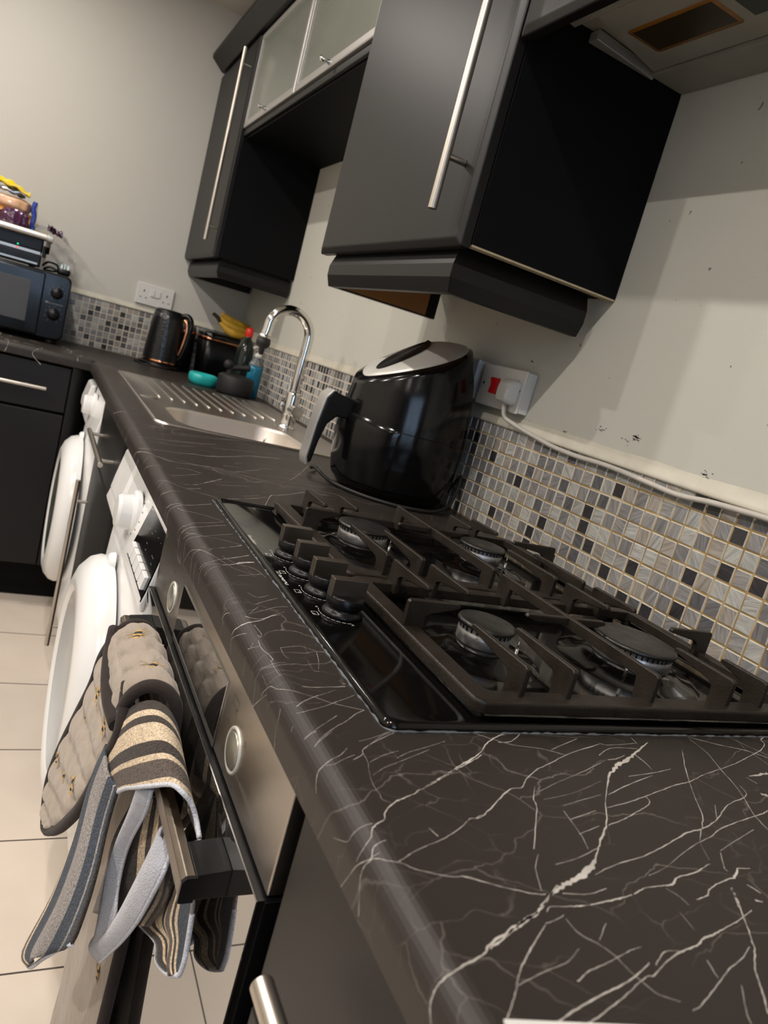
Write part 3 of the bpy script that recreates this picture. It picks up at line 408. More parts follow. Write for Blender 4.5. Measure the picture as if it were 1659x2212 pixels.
VEINS = [[[0.1865,-0.0006,0.41],[0.1666,-0.0025,0.81],[0.1448,-0.0143,0.78],[0.1312,-0.0266,0.57],[0.1055,-0.0417,1.27],[0.079,-0.0565,0.86],[0.0557,-0.0688,0.98]],[[0.1307,-0.0291,0.6],[0.1215,-0.0345,0.59],[0.1081,-0.041,1.34],[0.0986,-0.046,0.75],[0.0804,-0.056,0.73],[0.0699,-0.061,0.8],[0.0525,-0.0706,0.6],[0.0434,-0.0745,0.68],[0.0355,-0.0779,0.83],[0.0284,-0.0832,0.41],[0.024,-0.088,0.64],[0.0214,-0.0928,0.4],[0.0135,-0.0968,0.78],[0.0103,-0.1003,0.39],[0.0085,-0.1037,0.31],[0.0027,-0.1068,0.3],[-0.0024,-0.1083,0.23],[-0.0052,-0.1093,0.15]],[[0.0895,-0.0931,0.34],[0.0829,-0.0958,0.34],[0.0794,-0.0961,0.34],[0.0654,-0.1046,0.33],[0.0515,-0.1112,0.32],[0.0386,-0.1157,0.31],[0.0279,-0.1196,0.3],[0.0194,-0.124,0.3],[0.0144,-0.126,0.29]],[[0.0562,-0.1449,0.3],[0.0481,-0.1407,0.3],[0.0405,-0.1403,0.29],[0.0313,-0.1368,0.29],[0.0208,-0.132,0.29],[0.0176,-0.1288,0.29],[0.0104,-0.1233,0.29],[0.0055,-0.118,0.3],[0.001,-0.115,0.3],[-0.0064,-0.1108,0.3],[-0.0132,-0.1082,0.3],[-0.0267,-0.1025,0.31]],[[0.0151,-0.1093,0.23],[0.0077,-0.1103,0.38],[0.0049,-0.1132,0.37],[0.0027,-0.1163,0.3],[-0.0023,-0.116,0.3],[-0.0094,-0.1185,0.3],[-0.0241,-0.1269,0.37]],[[0.0082,-0.1159,0.22],[0.0024,-0.1152,0.22]],[[0.0134,-0.0948,0.24],[0.0058,-0.0937,0.23],[0.0001,-0.094,0.23],[-0.0048,-0.0937,0.16],[-0.0128,-0.0799,0.13]],[[0.027,-0.021,0.28],[0.0185,-0.0293,0.27],[0.0072,-0.0336,0.35],[0.0009,-0.0354,0.35],[-0.0032,-0.0394,0.26],[-0.0079,-0.0463,0.17]],[[0.0296,-0.0287,0.18],[0.0241,-0.0312,0.18],[0.0124,-0.0371,0.18],[0.0067,-0.035,0.18]],[[0.0738,-0.0006,0.3],[0.0508,-0.0136,0.29],[0.0385,-0.0223,0.28],[0.0349,-0.0287,0.27],[0.026,-0.0343,0.27]],[[0.0683,-0.0007,0.2],[0.0524,-0.0081,0.19],[0.0391,-0.013,0.19]],[[0.109,-0.0122,0.2],[0.0899,-0.0194,0.2],[0.071,-0.0262,0.19],[0.0591,-0.0327,0.19]],[[0.0899,-0.0229,0.19],[0.0734,-0.0302,0.19],[0.0598,-0.0365,0.18],[0.046,-0.0425,0.18],[0.0334,-0.0506,0.18]],[[0.0645,-0.0242,0.19],[0.0504,-0.0294,0.19],[0.0371,-0.0369,0.18]],[[0.0362,-0.0275,0.15],[0.0352,-0.0375,0.15],[0.0305,-0.0517,0.14],[0.0286,-0.063,0.17],[0.0291,-0.0696,0.17],[0.0285,-0.0749,0.17],[0.033,-0.0783,0.17]],[[0.0126,0.0001,0.28],[0.0027,-0.0018,0.28]],[[0.0237,-0.001,0.19],[0.0132,-0.0096,0.19],[0.0066,-0.0137,0.18]],[[0.0465,-0.1018,0.16],[0.0489,-0.1091,0.55]],[[0.3165,-0.0114,0.59],[0.2875,-0.0264,1.5],[0.2673,-0.0366,3.1],[0.2464,-0.0461,2.65],[0.2302,-0.0563,1.37],[0.2165,-0.0692,0.66],[0.2001,-0.0852,0.48],[0.1829,-0.1054,0.76],[0.1688,-0.1169,1.31],[0.1574,-0.1261,0.99],[0.1466,-0.1349,0.96],[0.1313,-0.1456,4.24],[0.1154,-0.1511,2.83],[0.1027,-0.1552,2.26],[0.0928,-0.1594,1.11],[0.0798,-0.1665,0.95]],[[0.2713,-0.0303,0.55],[0.2565,-0.0352,0.54],[0.2476,-0.0364,0.54]],[[0.156,-0.1277,0.28],[0.1318,-0.135,0.27],[0.1128,-0.1384,0.26]],[[0.102,-0.1532,1.03],[0.0877,-0.1624,0.66],[0.0759,-0.169,1.07],[0.0609,-0.1746,1.25],[0.0471,-0.181,0.91],[0.0348,-0.1861,0.78]],[[0.0763,-0.1696,1.22],[0.0589,-0.1755,1.57],[0.0384,-0.1829,1.13],[0.0285,-0.1888,0.85],[0.0157,-0.1924,0.83],[0.0052,-0.1935,0.7],[-0.0003,-0.1943,0.7],[-0.0066,-0.197,0.58],[-0.0112,-0.2014,0.57]],[[0.0704,-0.1019,0.54],[0.0795,-0.0958,0.55],[0.0865,-0.0954,0.56],[0.1001,-0.0875,0.58],[0.1219,-0.0726,0.76],[0.1312,-0.0681,0.46],[0.1395,-0.0674,0.47],[0.15,-0.0585,0.64],[0.1669,-0.0481,0.49],[0.1848,-0.0405,0.51],[0.2151,-0.0276,0.53],[0.2574,-0.0147,0.56]],[[0.1809,-0.1089,0.45],[0.1983,-0.1045,0.46],[0.2194,-0.0972,0.48],[0.2336,-0.092,0.49],[0.2412,-0.0872,0.49],[0.2429,-0.081,0.5]],[[0.1957,-0.0919,0.31],[0.2203,-0.0872,0.48],[0.2447,-0.081,0.5],[0.2659,-0.0754,0.51],[0.2883,-0.0695,0.7],[0.3061,-0.0665,0.54],[0.33,-0.0588,0.37],[0.3623,-0.0506,0.38],[0.3906,-0.0432,0.4],[0.4333,-0.0295,0.62],[0.4536,-0.0222,0.85],[0.4715,-0.0129,0.65],[0.4766,-0.0051,1.11],[0.489,-0.0001,1.12]],[[0.209,-0.0784,0.32],[0.2391,-0.0678,0.51],[0.2748,-0.0574,0.35]],[[0.2487,-0.0579,0.35],[0.2803,-0.0539,0.36],[0.3037,-0.0495,0.37]],[[0.1521,-0.0719,0.31],[0.176,-0.0624,0.16],[0.2081,-0.0512,0.34],[0.2426,-0.0376,0.18]],[[0.1594,-0.088,0.15],[0.179,-0.0831,0.31],[0.2022,-0.0781,0.16]],[[0.1545,-0.1016,0.3],[0.1828,-0.0941,0.31]],[[0.1499,-0.1154,0.29],[0.1726,-0.1092,0.3]],[[0.1485,-0.0806,0.15],[0.1791,-0.0751,0.16],[0.2162,-0.0626,0.17]],[[0.2586,-0.0133,0.37],[0.2684,-0.0159,0.38],[0.3008,-0.0129,0.39]],[[0.2435,-0.0301,0.36],[0.2668,-0.0199,0.37],[0.2948,-0.0211,0.38]],[[0.3036,-0.0045,0.39],[0.3016,-0.0143,0.39]],[[0.2836,-0.0303,0.93],[0.2838,-0.0405,0.55],[0.282,-0.0504,0.18]],[[0.1419,-0.0008,0.35],[0.1526,-0.0081,0.35],[0.1693,-0.0166,0.35],[0.1924,-0.0214,0.35],[0.2094,-0.03,0.35]],[[0.2401,-0.0069,0.37],[0.2006,-0.0226,0.35]],[[0.1857,-0.0012,0.54],[0.1693,-0.0116,0.52],[0.1562,-0.013,0.52]],[[0.3766,-0.0019,0.62],[0.4058,-0.015,0.62],[0.4306,-0.0237,0.63],[0.4462,-0.0354,0.63]],[[0.3756,-0.0049,0.21],[0.3731,-0.0279,0.4],[0.3623,-0.0506,0.58],[0.3501,-0.0788,0.37],[0.3311,-0.107,0.52],[0.3249,-0.1241,0.5]],[[0.4333,-0.001,0.43],[0.445,-0.0207,0.42],[0.452,-0.031,0.42]],[[0.4333,-0.0295,0.42],[0.4328,-0.0451,0.41]],[[0.3467,-0.0224,0.2],[0.3264,-0.0436,0.57],[0.3073,-0.0654,0.36],[0.2895,-0.0874,0.34],[0.2777,-0.1037,0.5],[0.2627,-0.1166,0.64],[0.245,-0.1301,0.15],[0.2346,-0.1466,0.15]],[[0.1341,-0.1488,0.4],[0.1578,-0.1422,0.55],[0.1833,-0.1384,0.43],[0.2109,-0.1308,0.74],[0.243,-0.1208,1.09],[0.2606,-0.1184,0.63],[0.2856,-0.1103,0.66],[0.3162,-0.0953,0.52],[0.3501,-0.0858,0.54],[0.3585,-0.0731,0.37]],[[0.1724,-0.1537,0.14],[0.1917,-0.1488,0.14],[0.2313,-0.1343,0.3],[0.261,-0.126,0.47],[0.2782,-0.1197,0.48],[0.3056,-0.1137,0.5],[0.3391,-0.1075,0.69],[0.3525,-0.1039,0.53]],[[0.2856,-0.1103,0.33],[0.3025,-0.0946,0.34]],[[0.2536,-0.1398,0.3],[0.2812,-0.1313,0.32],[0.3099,-0.123,0.33]],[[0.1511,-0.0668,0.16],[0.1402,-0.0802,0.46],[0.1356,-0.0895,0.45],[0.1067,-0.1249,0.4]],[[0.1067,-0.1295,0.27],[0.0964,-0.1404,0.26],[0.0889,-0.1563,0.25]],[[0.1557,-0.0925,0.3],[0.1513,-0.1155,0.29],[0.1463,-0.1284,0.28]],[[0.0468,-0.1407,0.61],[0.0578,-0.146,0.49],[0.0695,-0.152,0.49],[0.084,-0.1577,0.49],[0.0898,-0.1584,0.49]],[[0.1009,-0.1591,0.37],[0.1172,-0.1617,0.38],[0.133,-0.1595,0.39]],[[0.1487,-0.1656,0.65],[0.1623,-0.1622,0.4],[0.1745,-0.1622,0.67],[0.1842,-0.1618,1.22],[0.1935,-0.1576,0.83],[0.2128,-0.155,0.85],[0.2311,-0.1496,0.29]],[[0.1081,-0.1692,0.37],[0.1221,-0.1684,0.75],[0.1355,-0.1674,0.89],[0.1468,-0.166,0.39]],[[0.19,-0.1749,0.4],[0.202,-0.1728,0.81],[0.208,-0.1691,0.69],[0.2232,-0.1648,0.7],[0.2405,-0.162,1.15],[0.2502,-0.1557,1.18]],[[0.2502,-0.1557,0.44],[0.2615,-0.1569,0.45]],[[0.2517,-0.1414,0.45],[0.2401,-0.1538,0.44],[0.2396,-0.1571,0.44]],[[0.3863,-0.0615,0.96],[0.4148,-0.0583,3.16]],[[0.3702,-0.0843,2.21],[0.3757,-0.0869,3.31]],[[0.3801,-0.0626,0.57],[0.3827,-0.0715,0.57]],[[0.2272,-0.1698,0.56],[0.2158,-0.1842,1.21]],[[0.2426,-0.1693,0.71],[0.2461,-0.1767,0.7]],[[0.2348,-0.1812,1.1],[0.239,-0.1832,1.1]],[[0.2264,-0.1703,0.76],[0.2199,-0.1803,0.87],[0.2112,-0.1907,0.72],[0.2028,-0.2017,0.58],[0.1926,-0.2127,0.67],[0.1808,-0.2216,0.65],[0.172,-0.2322,0.63],[0.1607,-0.2442,0.6]],[[0.2232,-0.1873,0.37],[0.2085,-0.1916,0.48],[0.1885,-0.1961,0.46],[0.1779,-0.1981,0.91],[0.1664,-0.1998,1.01],[0.1592,-0.2026,0.99],[0.1468,-0.2045,0.86],[0.1354,-0.2069,0.53],[0.1265,-0.2096,0.42],[0.1143,-0.2145,0.51],[0.11,-0.2142,0.4],[0.0989,-0.2175,0.39],[0.0814,-0.2234,0.38],[0.065,-0.228,0.55],[0.0576,-0.2298,0.72]],[[0.1431,-0.2044,0.32],[0.133,-0.2034,0.43],[0.1205,-0.2096,0.41]],[[0.1178,-0.2077,0.41],[0.105,-0.2124,0.6],[0.0905,-0.216,0.59],[0.0729,-0.2192,0.66],[0.058,-0.2225,0.73],[0.0413,-0.2267,0.71]],[[0.1213,-0.1984,0.12],[0.1134,-0.1993,0.31],[0.096,-0.2031,0.3],[0.0805,-0.2059,0.4],[0.0686,-0.21,0.39]],[[0.0899,-0.1754,0.22],[0.0906,-0.1853,0.32],[0.0967,-0.1926,0.31],[0.1008,-0.2004,0.31],[0.1022,-0.2095,0.2],[0.1043,-0.2166,0.3],[0.1072,-0.2236,0.29],[0.1163,-0.2297,0.2]],[[0.0747,-0.1777,0.42],[0.0664,-0.1828,0.41],[0.0579,-0.1887,0.6],[0.0476,-0.1958,0.58],[0.0386,-0.2035,0.28],[0.0324,-0.2102,0.37],[0.0208,-0.2204,0.44]],[[0.0835,-0.1936,0.11],[0.0711,-0.1996,0.2],[0.0544,-0.2025,0.29],[0.0364,-0.2066,0.28]],[[0.0905,-0.1732,0.33],[0.083,-0.1755,0.32],[0.0755,-0.1767,0.32]],[[0.1127,-0.1692,0.34],[0.1047,-0.1687,0.67],[0.0947,-0.168,0.33],[0.0864,-0.1669,0.33],[0.0819,-0.1698,0.32]],[[0.1927,-0.2094,0.34],[0.1787,-0.2149,0.44],[0.1644,-0.2189,0.43],[0.1499,-0.2244,0.41],[0.1279,-0.2327,0.39],[0.1188,-0.2346,0.29]],[[0.1551,-0.2121,0.43],[0.1513,-0.2222,0.42]],[[0.1614,-0.2284,0.31],[0.1488,-0.2411,0.3],[0.1452,-0.2466,0.29]],[[0.1759,-0.1644,0.24],[0.1795,-0.1714,0.24],[0.18,-0.1778,0.24]],[[0.1685,-0.1813,0.23],[0.1663,-0.1941,0.23]],[[0.1122,-0.1818,0.22],[0.0993,-0.1909,0.21]],[[0.0458,0.1973,0.37],[0.0368,0.193,0.49],[0.0208,0.1793,0.83],[0.0095,0.177,1.05],[0.0015,0.179,1.05],[-0.0048,0.1817,0.7],[-0.0096,0.1818,0.35]],[[0.0533,0.2062,0.22],[0.0412,0.1975,0.25],[0.0253,0.1848,0.36],[0.0169,0.1832,0.36],[0.0103,0.19,0.48]],[[0.0606,0.2192,0.51],[0.0489,0.2165,0.25],[0.0331,0.2055,0.25],[0.0144,0.1927,0.21]],[[0.0286,0.2119,0.25],[0.0159,0.1948,0.24]],[[0.0042,0.161,0.23],[-0.0055,0.1722,0.23],[-0.0134,0.1801,0.23],[-0.0234,0.1722,0.2]],[[0.0098,0.1416,0.22],[0.0087,0.1275,0.33],[0.0113,0.1141,0.21],[0.0121,0.1044,0.32],[0.0102,0.1038,0.21],[0.01,0.0879,0.21],[0.0107,0.0789,0.2]],[[0.0079,0.1313,0.19],[0.0039,0.1348,0.22],[-0.0016,0.1394,0.33]],[[0.0049,0.1415,0.22],[0.0017,0.138,0.22]],[[0.0248,0.1261,0.22],[0.0344,0.1294,0.22],[0.0439,0.1319,0.23],[0.0496,0.1287,0.23],[0.0577,0.1238,0.23]],[[0.0248,0.1261,0.19],[0.0238,0.1134,0.19],[0.0261,0.1062,0.19]],[[0.0212,0.0991,0.18],[0.0078,0.0986,0.18],[0.0004,0.1006,0.21],[-0.0036,0.1002,0.21],[-0.0126,0.0976,0.18],[-0.0276,0.0905,0.18]],[[0.0225,0.0607,0.3],[0.035,0.0605,0.4],[0.0596,0.0635,0.41]],[[0.0589,0.0688,0.42],[0.0617,0.0677,0.42]],[[0.0031,0.0659,0.3],[0.0089,0.0589,0.3],[0.0171,0.0508,0.2],[0.027,0.0453,0.2],[0.0379,0.0376,0.29],[0.049,0.0329,0.29],[0.0611,0.0283,0.29]],[[0.0031,0.0659,0.2],[0.0006,0.0733,0.3],[-0.0058,0.0771,0.2],[-0.0116,0.0793,0.3]],[[-0.0059,0.0709,0.17],[-0.0164,0.0813,0.2],[-0.0273,0.0908,0.31]],[[0.048,0.0571,0.18],[0.0367,0.0507,0.2],[0.0262,0.0452,0.29],[0.0133,0.0365,0.38],[0.0094,0.0343,0.47]],[[0.0627,0.0509,0.2],[0.0542,0.0456,0.2],[0.0397,0.0377,0.29],[0.029,0.0318,0.19],[0.0145,0.0258,0.28],[0.0069,0.027,0.19]],[[0.0611,0.0283,0.39],[0.0517,0.0227,0.29],[0.0412,0.0136,0.28],[0.0274,0.0036,0.27],[0.0128,-0.0085,0.18],[0.0063,-0.014,0.17]],[[0.0353,0.0198,0.28],[0.0256,0.0117,0.16],[0.0126,0.0019,0.16],[0.0036,-0.0012,0.18]],[[-0.0014,0.0431,0.29],[-0.0069,0.038,0.19],[-0.0183,0.0356,0.19],[-0.0261,0.0304,0.38]],[[0.0755,0.0021,0.19],[0.0594,-0.0064,0.18],[0.0456,-0.017,0.18],[0.0394,-0.022,0.18]],[[0.0271,0.2465,0.26],[0.0314,0.2382,0.26],[0.0364,0.2368,0.26],[0.0486,0.2453,0.26]],[[0.0572,0.2407,0.26],[0.0406,0.2287,0.26],[0.027,0.2177,0.25]],[[-0.0,0.2116,0.37],[-0.0043,0.2174,0.37],[-0.0113,0.2195,0.37]],[[0.0221,0.3398,0.29],[0.0408,0.3532,0.29],[0.0595,0.3664,0.45]],[[0.0179,0.3203,0.42],[0.0308,0.3262,0.57],[0.0429,0.337,1.16],[0.0591,0.3432,1.18]],[[0.0312,0.381,0.45],[0.0459,0.3904,0.46],[0.0593,0.4011,0.47]],[[0.0246,0.3508,0.25],[0.0355,0.3311,0.25],[0.0532,0.3207,0.25],[0.0601,0.2961,0.24]],[[0.0286,0.2926,0.24],[0.0589,0.3066,0.25]],[[-0.0068,0.1353,0.19],[-0.0155,0.1313,0.19],[-0.0213,0.1295,0.33]],[[0.001,0.0179,0.18],[-0.0026,0.0148,0.18]],[[0.0135,0.1702,0.2],[0.0151,0.1546,0.2],[0.0144,0.1485,0.2]],[[0.0559,0.1216,0.2],[0.0515,0.1037,0.19],[0.0462,0.0903,0.19]],[[0.0409,0.087,0.21],[0.0458,0.0866,0.21]],[[0.0111,0.1499,0.34],[0.0136,0.1456,0.34]],[[0.0591,0.5764,0.7],[0.0371,0.5601,0.51],[0.0185,0.5473,0.5],[0.0056,0.5499,0.5],[-0.0039,0.556,0.5],[-0.0133,0.558,0.5],[-0.0212,0.5515,0.33],[-0.03,0.5437,0.33],[-0.0347,0.5284,0.33]],[[0.015,0.5496,0.33],[0.0034,0.5635,0.34],[-0.0044,0.5719,0.34],[-0.0162,0.5767,0.34],[-0.0303,0.5709,0.31],[-0.0351,0.5593,0.34]],[[0.0572,0.4787,0.48],[0.034,0.4636,0.47],[0.0169,0.4525,0.46],[0.0063,0.4551,0.61],[-0.0022,0.4587,0.61],[-0.0111,0.4626,0.46],[-0.0234,0.4565,0.31],[-0.0318,0.4509,0.3],[-0.0333,0.4269,0.3]],[[0.057,0.4923,0.3],[0.0342,0.477,0.32],[0.0084,0.4665,0.31],[-0.0005,0.4726,0.31],[-0.0101,0.4753,0.29],[-0.0175,0.4658,0.28]],[[0.0579,0.4423,0.31],[0.037,0.4301,0.3],[0.0162,0.4168,0.29],[0.0039,0.4226,0.29],[-0.0028,0.428,0.3],[-0.0114,0.4261,0.27],[-0.0279,0.4125,0.27],[-0.0314,0.4116,0.27]],[[0.0079,0.4297,0.3],[0.0012,0.4372,0.3],[-0.0065,0.4416,0.3]],[[-0.0219,0.4378,0.28],[-0.0316,0.4327,0.6]],[[0.0575,0.4947,0.3],[0.0346,0.5119,0.3],[0.0128,0.5211,0.3],[0.0057,0.5425,0.3]],[[0.0236,0.6179,0.33],[0.0043,0.623,0.53],[-0.0035,0.6325,0.36],[-0.0139,0.6388,0.33],[-0.0245,0.6336,0.33]],[[0.0198,0.7688,0.37],[0.0042,0.7841,0.4],[-0.0064,0.8051,0.41],[-0.0179,0.8164,0.38],[-0.024,0.8131,0.38]],[[0.0683,0.9105,0.45],[0.0392,0.9057,0.44],[0.014,0.8976,0.44],[-0.0009,0.9304,0.45]],[[0.0201,0.8414,0.39],[0.0103,0.8675,0.43],[-0.0022,0.9083,0.66],[-0.0118,0.9378,0.45],[-0.0231,0.9501,0.42],[-0.0338,0.9473,0.42]],[[0.0179,0.8434,1.48],[0.0233,0.8403,0.63],[0.0347,0.8271,1.05],[0.0507,0.823,0.63]],[[0.0507,0.823,0.42],[0.0789,0.8291,0.43],[0.1107,0.8315,0.43],[0.1459,0.814,0.43],[0.1911,0.8069,0.44]],[[0.0072,1.0059,0.7],[0.0274,1.0054,0.47],[0.0656,1.024,0.48],[0.1187,1.0491,0.5],[0.1726,1.0822,0.48]],[[0.0683,0.9105,0.41],[0.0966,0.9265,0.69],[0.1159,0.9304,0.93],[0.1348,0.9396,1.17],[0.1799,0.976,0.73],[0.2236,1.0201,0.76],[0.2539,1.0382,1.04]],[[-0.0172,1.386,0.58],[-0.0011,1.3186,0.56],[0.016,1.2771,0.55],[0.0383,1.2849,0.56]],[[0.0152,1.149,0.51],[0.0459,1.1543,0.52],[0.0752,1.1585,0.53],[0.1151,1.1848,0.54]],[[-0.0127,0.8897,0.65],[-0.0243,0.9,0.44],[-0.0359,0.8951,0.4]],[[0.0861,1.1208,0.48],[0.1362,1.1457,0.49],[0.1949,1.1665,0.5],[0.2355,1.1955,0.52]],[[0.0422,0.978,0.43],[0.0785,0.9849,0.44],[0.1151,1.0077,0.45]],[[0.1841,0.7813,0.4],[0.168,0.7737,0.39],[0.1516,0.8003,0.4],[0.1113,0.8173,0.4],[0.0781,0.8248,0.39]],[[0.0239,0.7127,0.38],[0.049,0.7338,0.39],[0.0762,0.76,0.41]],[[0.0414,0.7751,0.41],[0.0625,0.7841,0.38],[0.0812,0.7691,0.61]],[[0.0354,0.6672,0.37],[0.0548,0.6788,0.57],[0.0709,0.6986,0.58],[0.0922,0.7255,0.4],[0.1137,0.7566,0.38]],[[0.0053,0.6892,0.35],[0.025,0.6534,0.34],[0.0442,0.6374,0.34],[0.0704,0.6206,0.34],[0.0821,0.6061,0.33]],[[0.0377,0.6417,0.36],[0.0608,0.6622,0.37]],[[0.1245,0.6557,0.35],[0.156,0.6776,0.36]],[[0.0744,0.6111,0.72],[0.102,0.6273,0.37],[0.1507,0.6582,0.36]],[[0.0058,0.3753,0.28],[-0.0022,0.3908,0.29],[-0.0116,0.4021,0.29],[-0.0245,0.4133,0.29]],[[0.0058,0.3753,0.28],[-0.0029,0.3822,0.28],[-0.0118,0.3792,0.26],[-0.0284,0.3688,0.26]],[[0.0587,0.365,0.57],[0.0366,0.3487,0.42],[0.011,0.3338,0.27],[0.0012,0.338,0.27],[-0.007,0.3412,0.27]],[[0.0579,0.3417,1.25],[0.0448,0.3356,1.24],[0.0341,0.3288,0.54],[0.0182,0.3219,0.27],[0.0076,0.3279,0.27],[-0.0014,0.3341,0.27],[-0.0084,0.3328,0.27],[-0.0201,0.3302,0.25]],[[0.016,0.3169,0.26],[0.0064,0.3172,0.26],[0.0001,0.3175,0.26],[-0.0049,0.3153,0.26]],[[-0.0064,0.36,0.28],[-0.0226,0.354,0.25],[-0.0313,0.3406,0.27]],[[0.059,0.4001,0.89],[0.0422,0.3881,0.43],[0.0257,0.3774,0.28]],[[0.0182,0.3718,0.28],[0.0126,0.3692,0.28]],[[0.054,0.302,0.25],[0.0286,0.3147,0.25],[0.0058,0.3753,0.26]],[[0.0588,0.4018,0.27],[0.0392,0.4122,0.27],[0.0163,0.4176,0.27],[0.0003,0.447,0.28]],[[0.2207,1.0183,0.48],[0.2532,1.0343,1.22],[0.2824,1.0499,1.49],[0.3098,1.0636,0.5]],[[0.3098,1.0636,0.5],[0.3451,1.079,0.51],[0.3741,1.0661,0.51],[0.4001,1.0509,0.51]],[[0.0985,1.1107,0.73],[0.1262,1.1239,0.49],[0.1586,1.1363,0.5],[0.222,1.1782,0.52],[0.2716,1.2107,0.53]],[[0.0822,1.0325,0.46],[0.1118,1.0426,0.47],[0.1543,1.0642,0.48]],[[0.157,1.0303,0.46],[0.2023,1.0575,0.47],[0.2715,1.0861,0.49],[0.3229,1.1069,0.51]],[[0.059,0.8458,0.41],[0.0827,0.8327,0.41],[0.1191,0.8328,0.41],[0.1504,0.8215,0.62],[0.186,0.8063,0.41],[0.2219,0.7911,0.41],[0.2455,0.7871,0.42],[0.2749,0.7833,0.41],[0.3098,0.773,0.41]],[[0.1112,0.8268,0.41],[0.1192,0.8021,0.6],[0.1497,0.7974,0.4],[0.1683,0.7713,0.39]],[[0.1472,0.8227,0.41],[0.1713,0.8509,0.42],[0.2047,0.883,0.44],[0.2225,0.9076,0.45],[0.2477,0.9229,0.46]],[[0.2922,0.9212,0.69],[0.3105,0.9283,0.47],[0.3497,0.9356,0.47],[0.3816,0.9424,0.48]],[[0.3608,1.0337,0.5],[0.3229,0.9593,0.48],[0.2903,0.8973,0.45],[0.2611,0.848,0.44]],[[0.1488,0.6172,0.35],[0.179,0.691,0.57],[0.1958,0.704,0.58],[0.2231,0.7277,0.6],[0.2585,0.7617,0.62]],[[0.1488,0.6147,0.53],[0.1553,0.6219,0.54]],[[0.0895,0.619,0.35],[0.1275,0.6439,0.36],[0.1684,0.6763,0.37]],[[0.0879,0.618,0.34],[0.1107,0.606,0.34],[0.1446,0.6024,0.34]],[[0.0355,0.6675,0.35],[0.0561,0.6795,0.54],[0.0717,0.7002,0.55],[0.1114,0.7513,0.38]],[[0.1702,0.9129,0.44],[0.1895,0.9244,0.45]],[[0.1411,0.8712,0.42],[0.1713,0.8799,0.43]],[[0.1825,0.7619,0.4],[0.1962,0.7596,0.4]],[[0.1683,0.7713,0.4],[0.2017,0.7939,0.41]],[[0.036,0.6461,0.35],[0.059,0.6571,0.35]],[[0.0932,0.7029,0.36],[0.1594,0.7374,0.38]],[[0.2228,0.7885,0.4],[0.2287,0.773,0.4]],[[0.3589,0.9819,0.98],[0.3708,0.9882,0.98]]]
TW = {"F1A":[[-0.042,0.1993,0.7273],[-0.042,0.2116,0.6933],[-0.04,0.2414,0.6307],[-0.04,0.2531,0.5746],[-0.04,0.2488,0.5307],[-0.04,0.2502,0.5076]],"F1B":[[-0.04,0.1776,0.7414],[-0.039,0.1854,0.7125],[-0.038,0.2229,0.6452],[-0.038,0.226,0.5977],[-0.038,0.2103,0.5706],[-0.038,0.2135,0.5319]],"F2A":[[-0.024,0.1581,0.7201],[-0.03,0.162,0.6871],[-0.034,0.1756,0.6407],[-0.036,0.1981,0.5884],[-0.038,0.2264,0.5371],[-0.039,0.257,0.512]],"F2B":[[-0.022,0.1401,0.712],[-0.028,0.1233,0.7007],[-0.032,0.1299,0.6679],[-0.034,0.1482,0.6252],[-0.036,0.1812,0.5708],[-0.038,0.2289,0.5038]],"F3A":[[-0.036,0.2318,0.702],[-0.034,0.3011,0.595],[-0.03,0.3231,0.5263],[-0.028,0.3488,0.4531]],"F3B":[[-0.02,0.1863,0.7193],[-0.02,0.1439,0.6969],[-0.02,0.1225,0.6731],[-0.02,0.1559,0.611]],"S5A":[[-0.014,0.157,0.6858],[-0.014,0.1748,0.6286],[-0.014,0.2012,0.571],[-0.014,0.1423,0.607],[-0.014,0.1264,0.6015],[-0.014,0.0925,0.6221]],"S5B":[[-0.014,0.0969,0.7509],[-0.014,0.0824,0.7281],[-0.014,0.0716,0.7007],[-0.014,0.0662,0.6817],[-0.014,0.0629,0.6643],[-0.014,0.0656,0.648]],"HEM":[[-0.06,0.2965,0.6378],[-0.055,0.2285,0.7045],[-0.052,0.184,0.7387],[-0.046,0.1563,0.7595],[-0.036,0.1344,0.7755],[-0.028,0.123,0.775],[-0.02,0.1213,0.7666],[-0.014,0.1173,0.7543],[-0.012,0.1035,0.746]]}
# ================================================================ ROOM
X0, Y0 = -2.3, -2.3
struct(MB().box(X0-0.1, WX+0.1, Y0-0.1, YF+0.1, -0.05, 0.0).build('floor', M_floor, origin=(0, 0, 0)))
struct(MB().box(X0-0.1, WX+0.1, Y0-0.1, YF+0.1, CZ, CZ+0.05).build('ceiling', M_ceil))
wr = MB().box(WX, WX+0.1, Y0-0.1, YF+0.1, 0, CZ); rs = random.Random(21)
for cy, cz, sp, n in ((0.4225, 1.1525, .010, 26), (0.500, 1.1500, .012, 12), (0.281, 1.1300, .012, 14), (0.268, 1.1220, .010, 12), (0.585, 1.1300, .006, 5), (0.442, 1.1430, .010, 6), (0.735, 1.235, .006, 5)):
    for k in range(n):      # chips where the paint has flaked off
        a, b_ = cy+rs.gauss(0, sp*.5), cz+rs.gauss(0, sp*.22); l, h, t_ = rs.uniform(.0008, .0040), rs.uniform(.0004, .0011), rs.uniform(-.5, .5)
        q = [(a+l*math.cos(w_)*rs.uniform(.6, 1)-h*math.sin(w_)*t_, b_+h*math.sin(w_)+l*math.cos(w_)*t_*.5) for w_ in [PI*j/3.5 for j in range(7)]]
        wr.add([(WX-.0002, y, z) for y, z in q], [tuple(range(7))], 1)
struct(wr.build('wall_right', [M_wall2, mat('bare_grey_plaster', (0.13, 0.12, 0.11), 0.8, cvar=.3, cscale=200)], normals=False, origin=(0, 0, 0)))
struct(MB().box(X0-0.1, WX, YF, YF+0.1, 0, CZ).build('wall_far', M_wall, origin=(0, 0, 0)))
struct(MB().box(X0-0.1, X0, Y0, YF, 0, CZ).build('wall_left', M_wall))
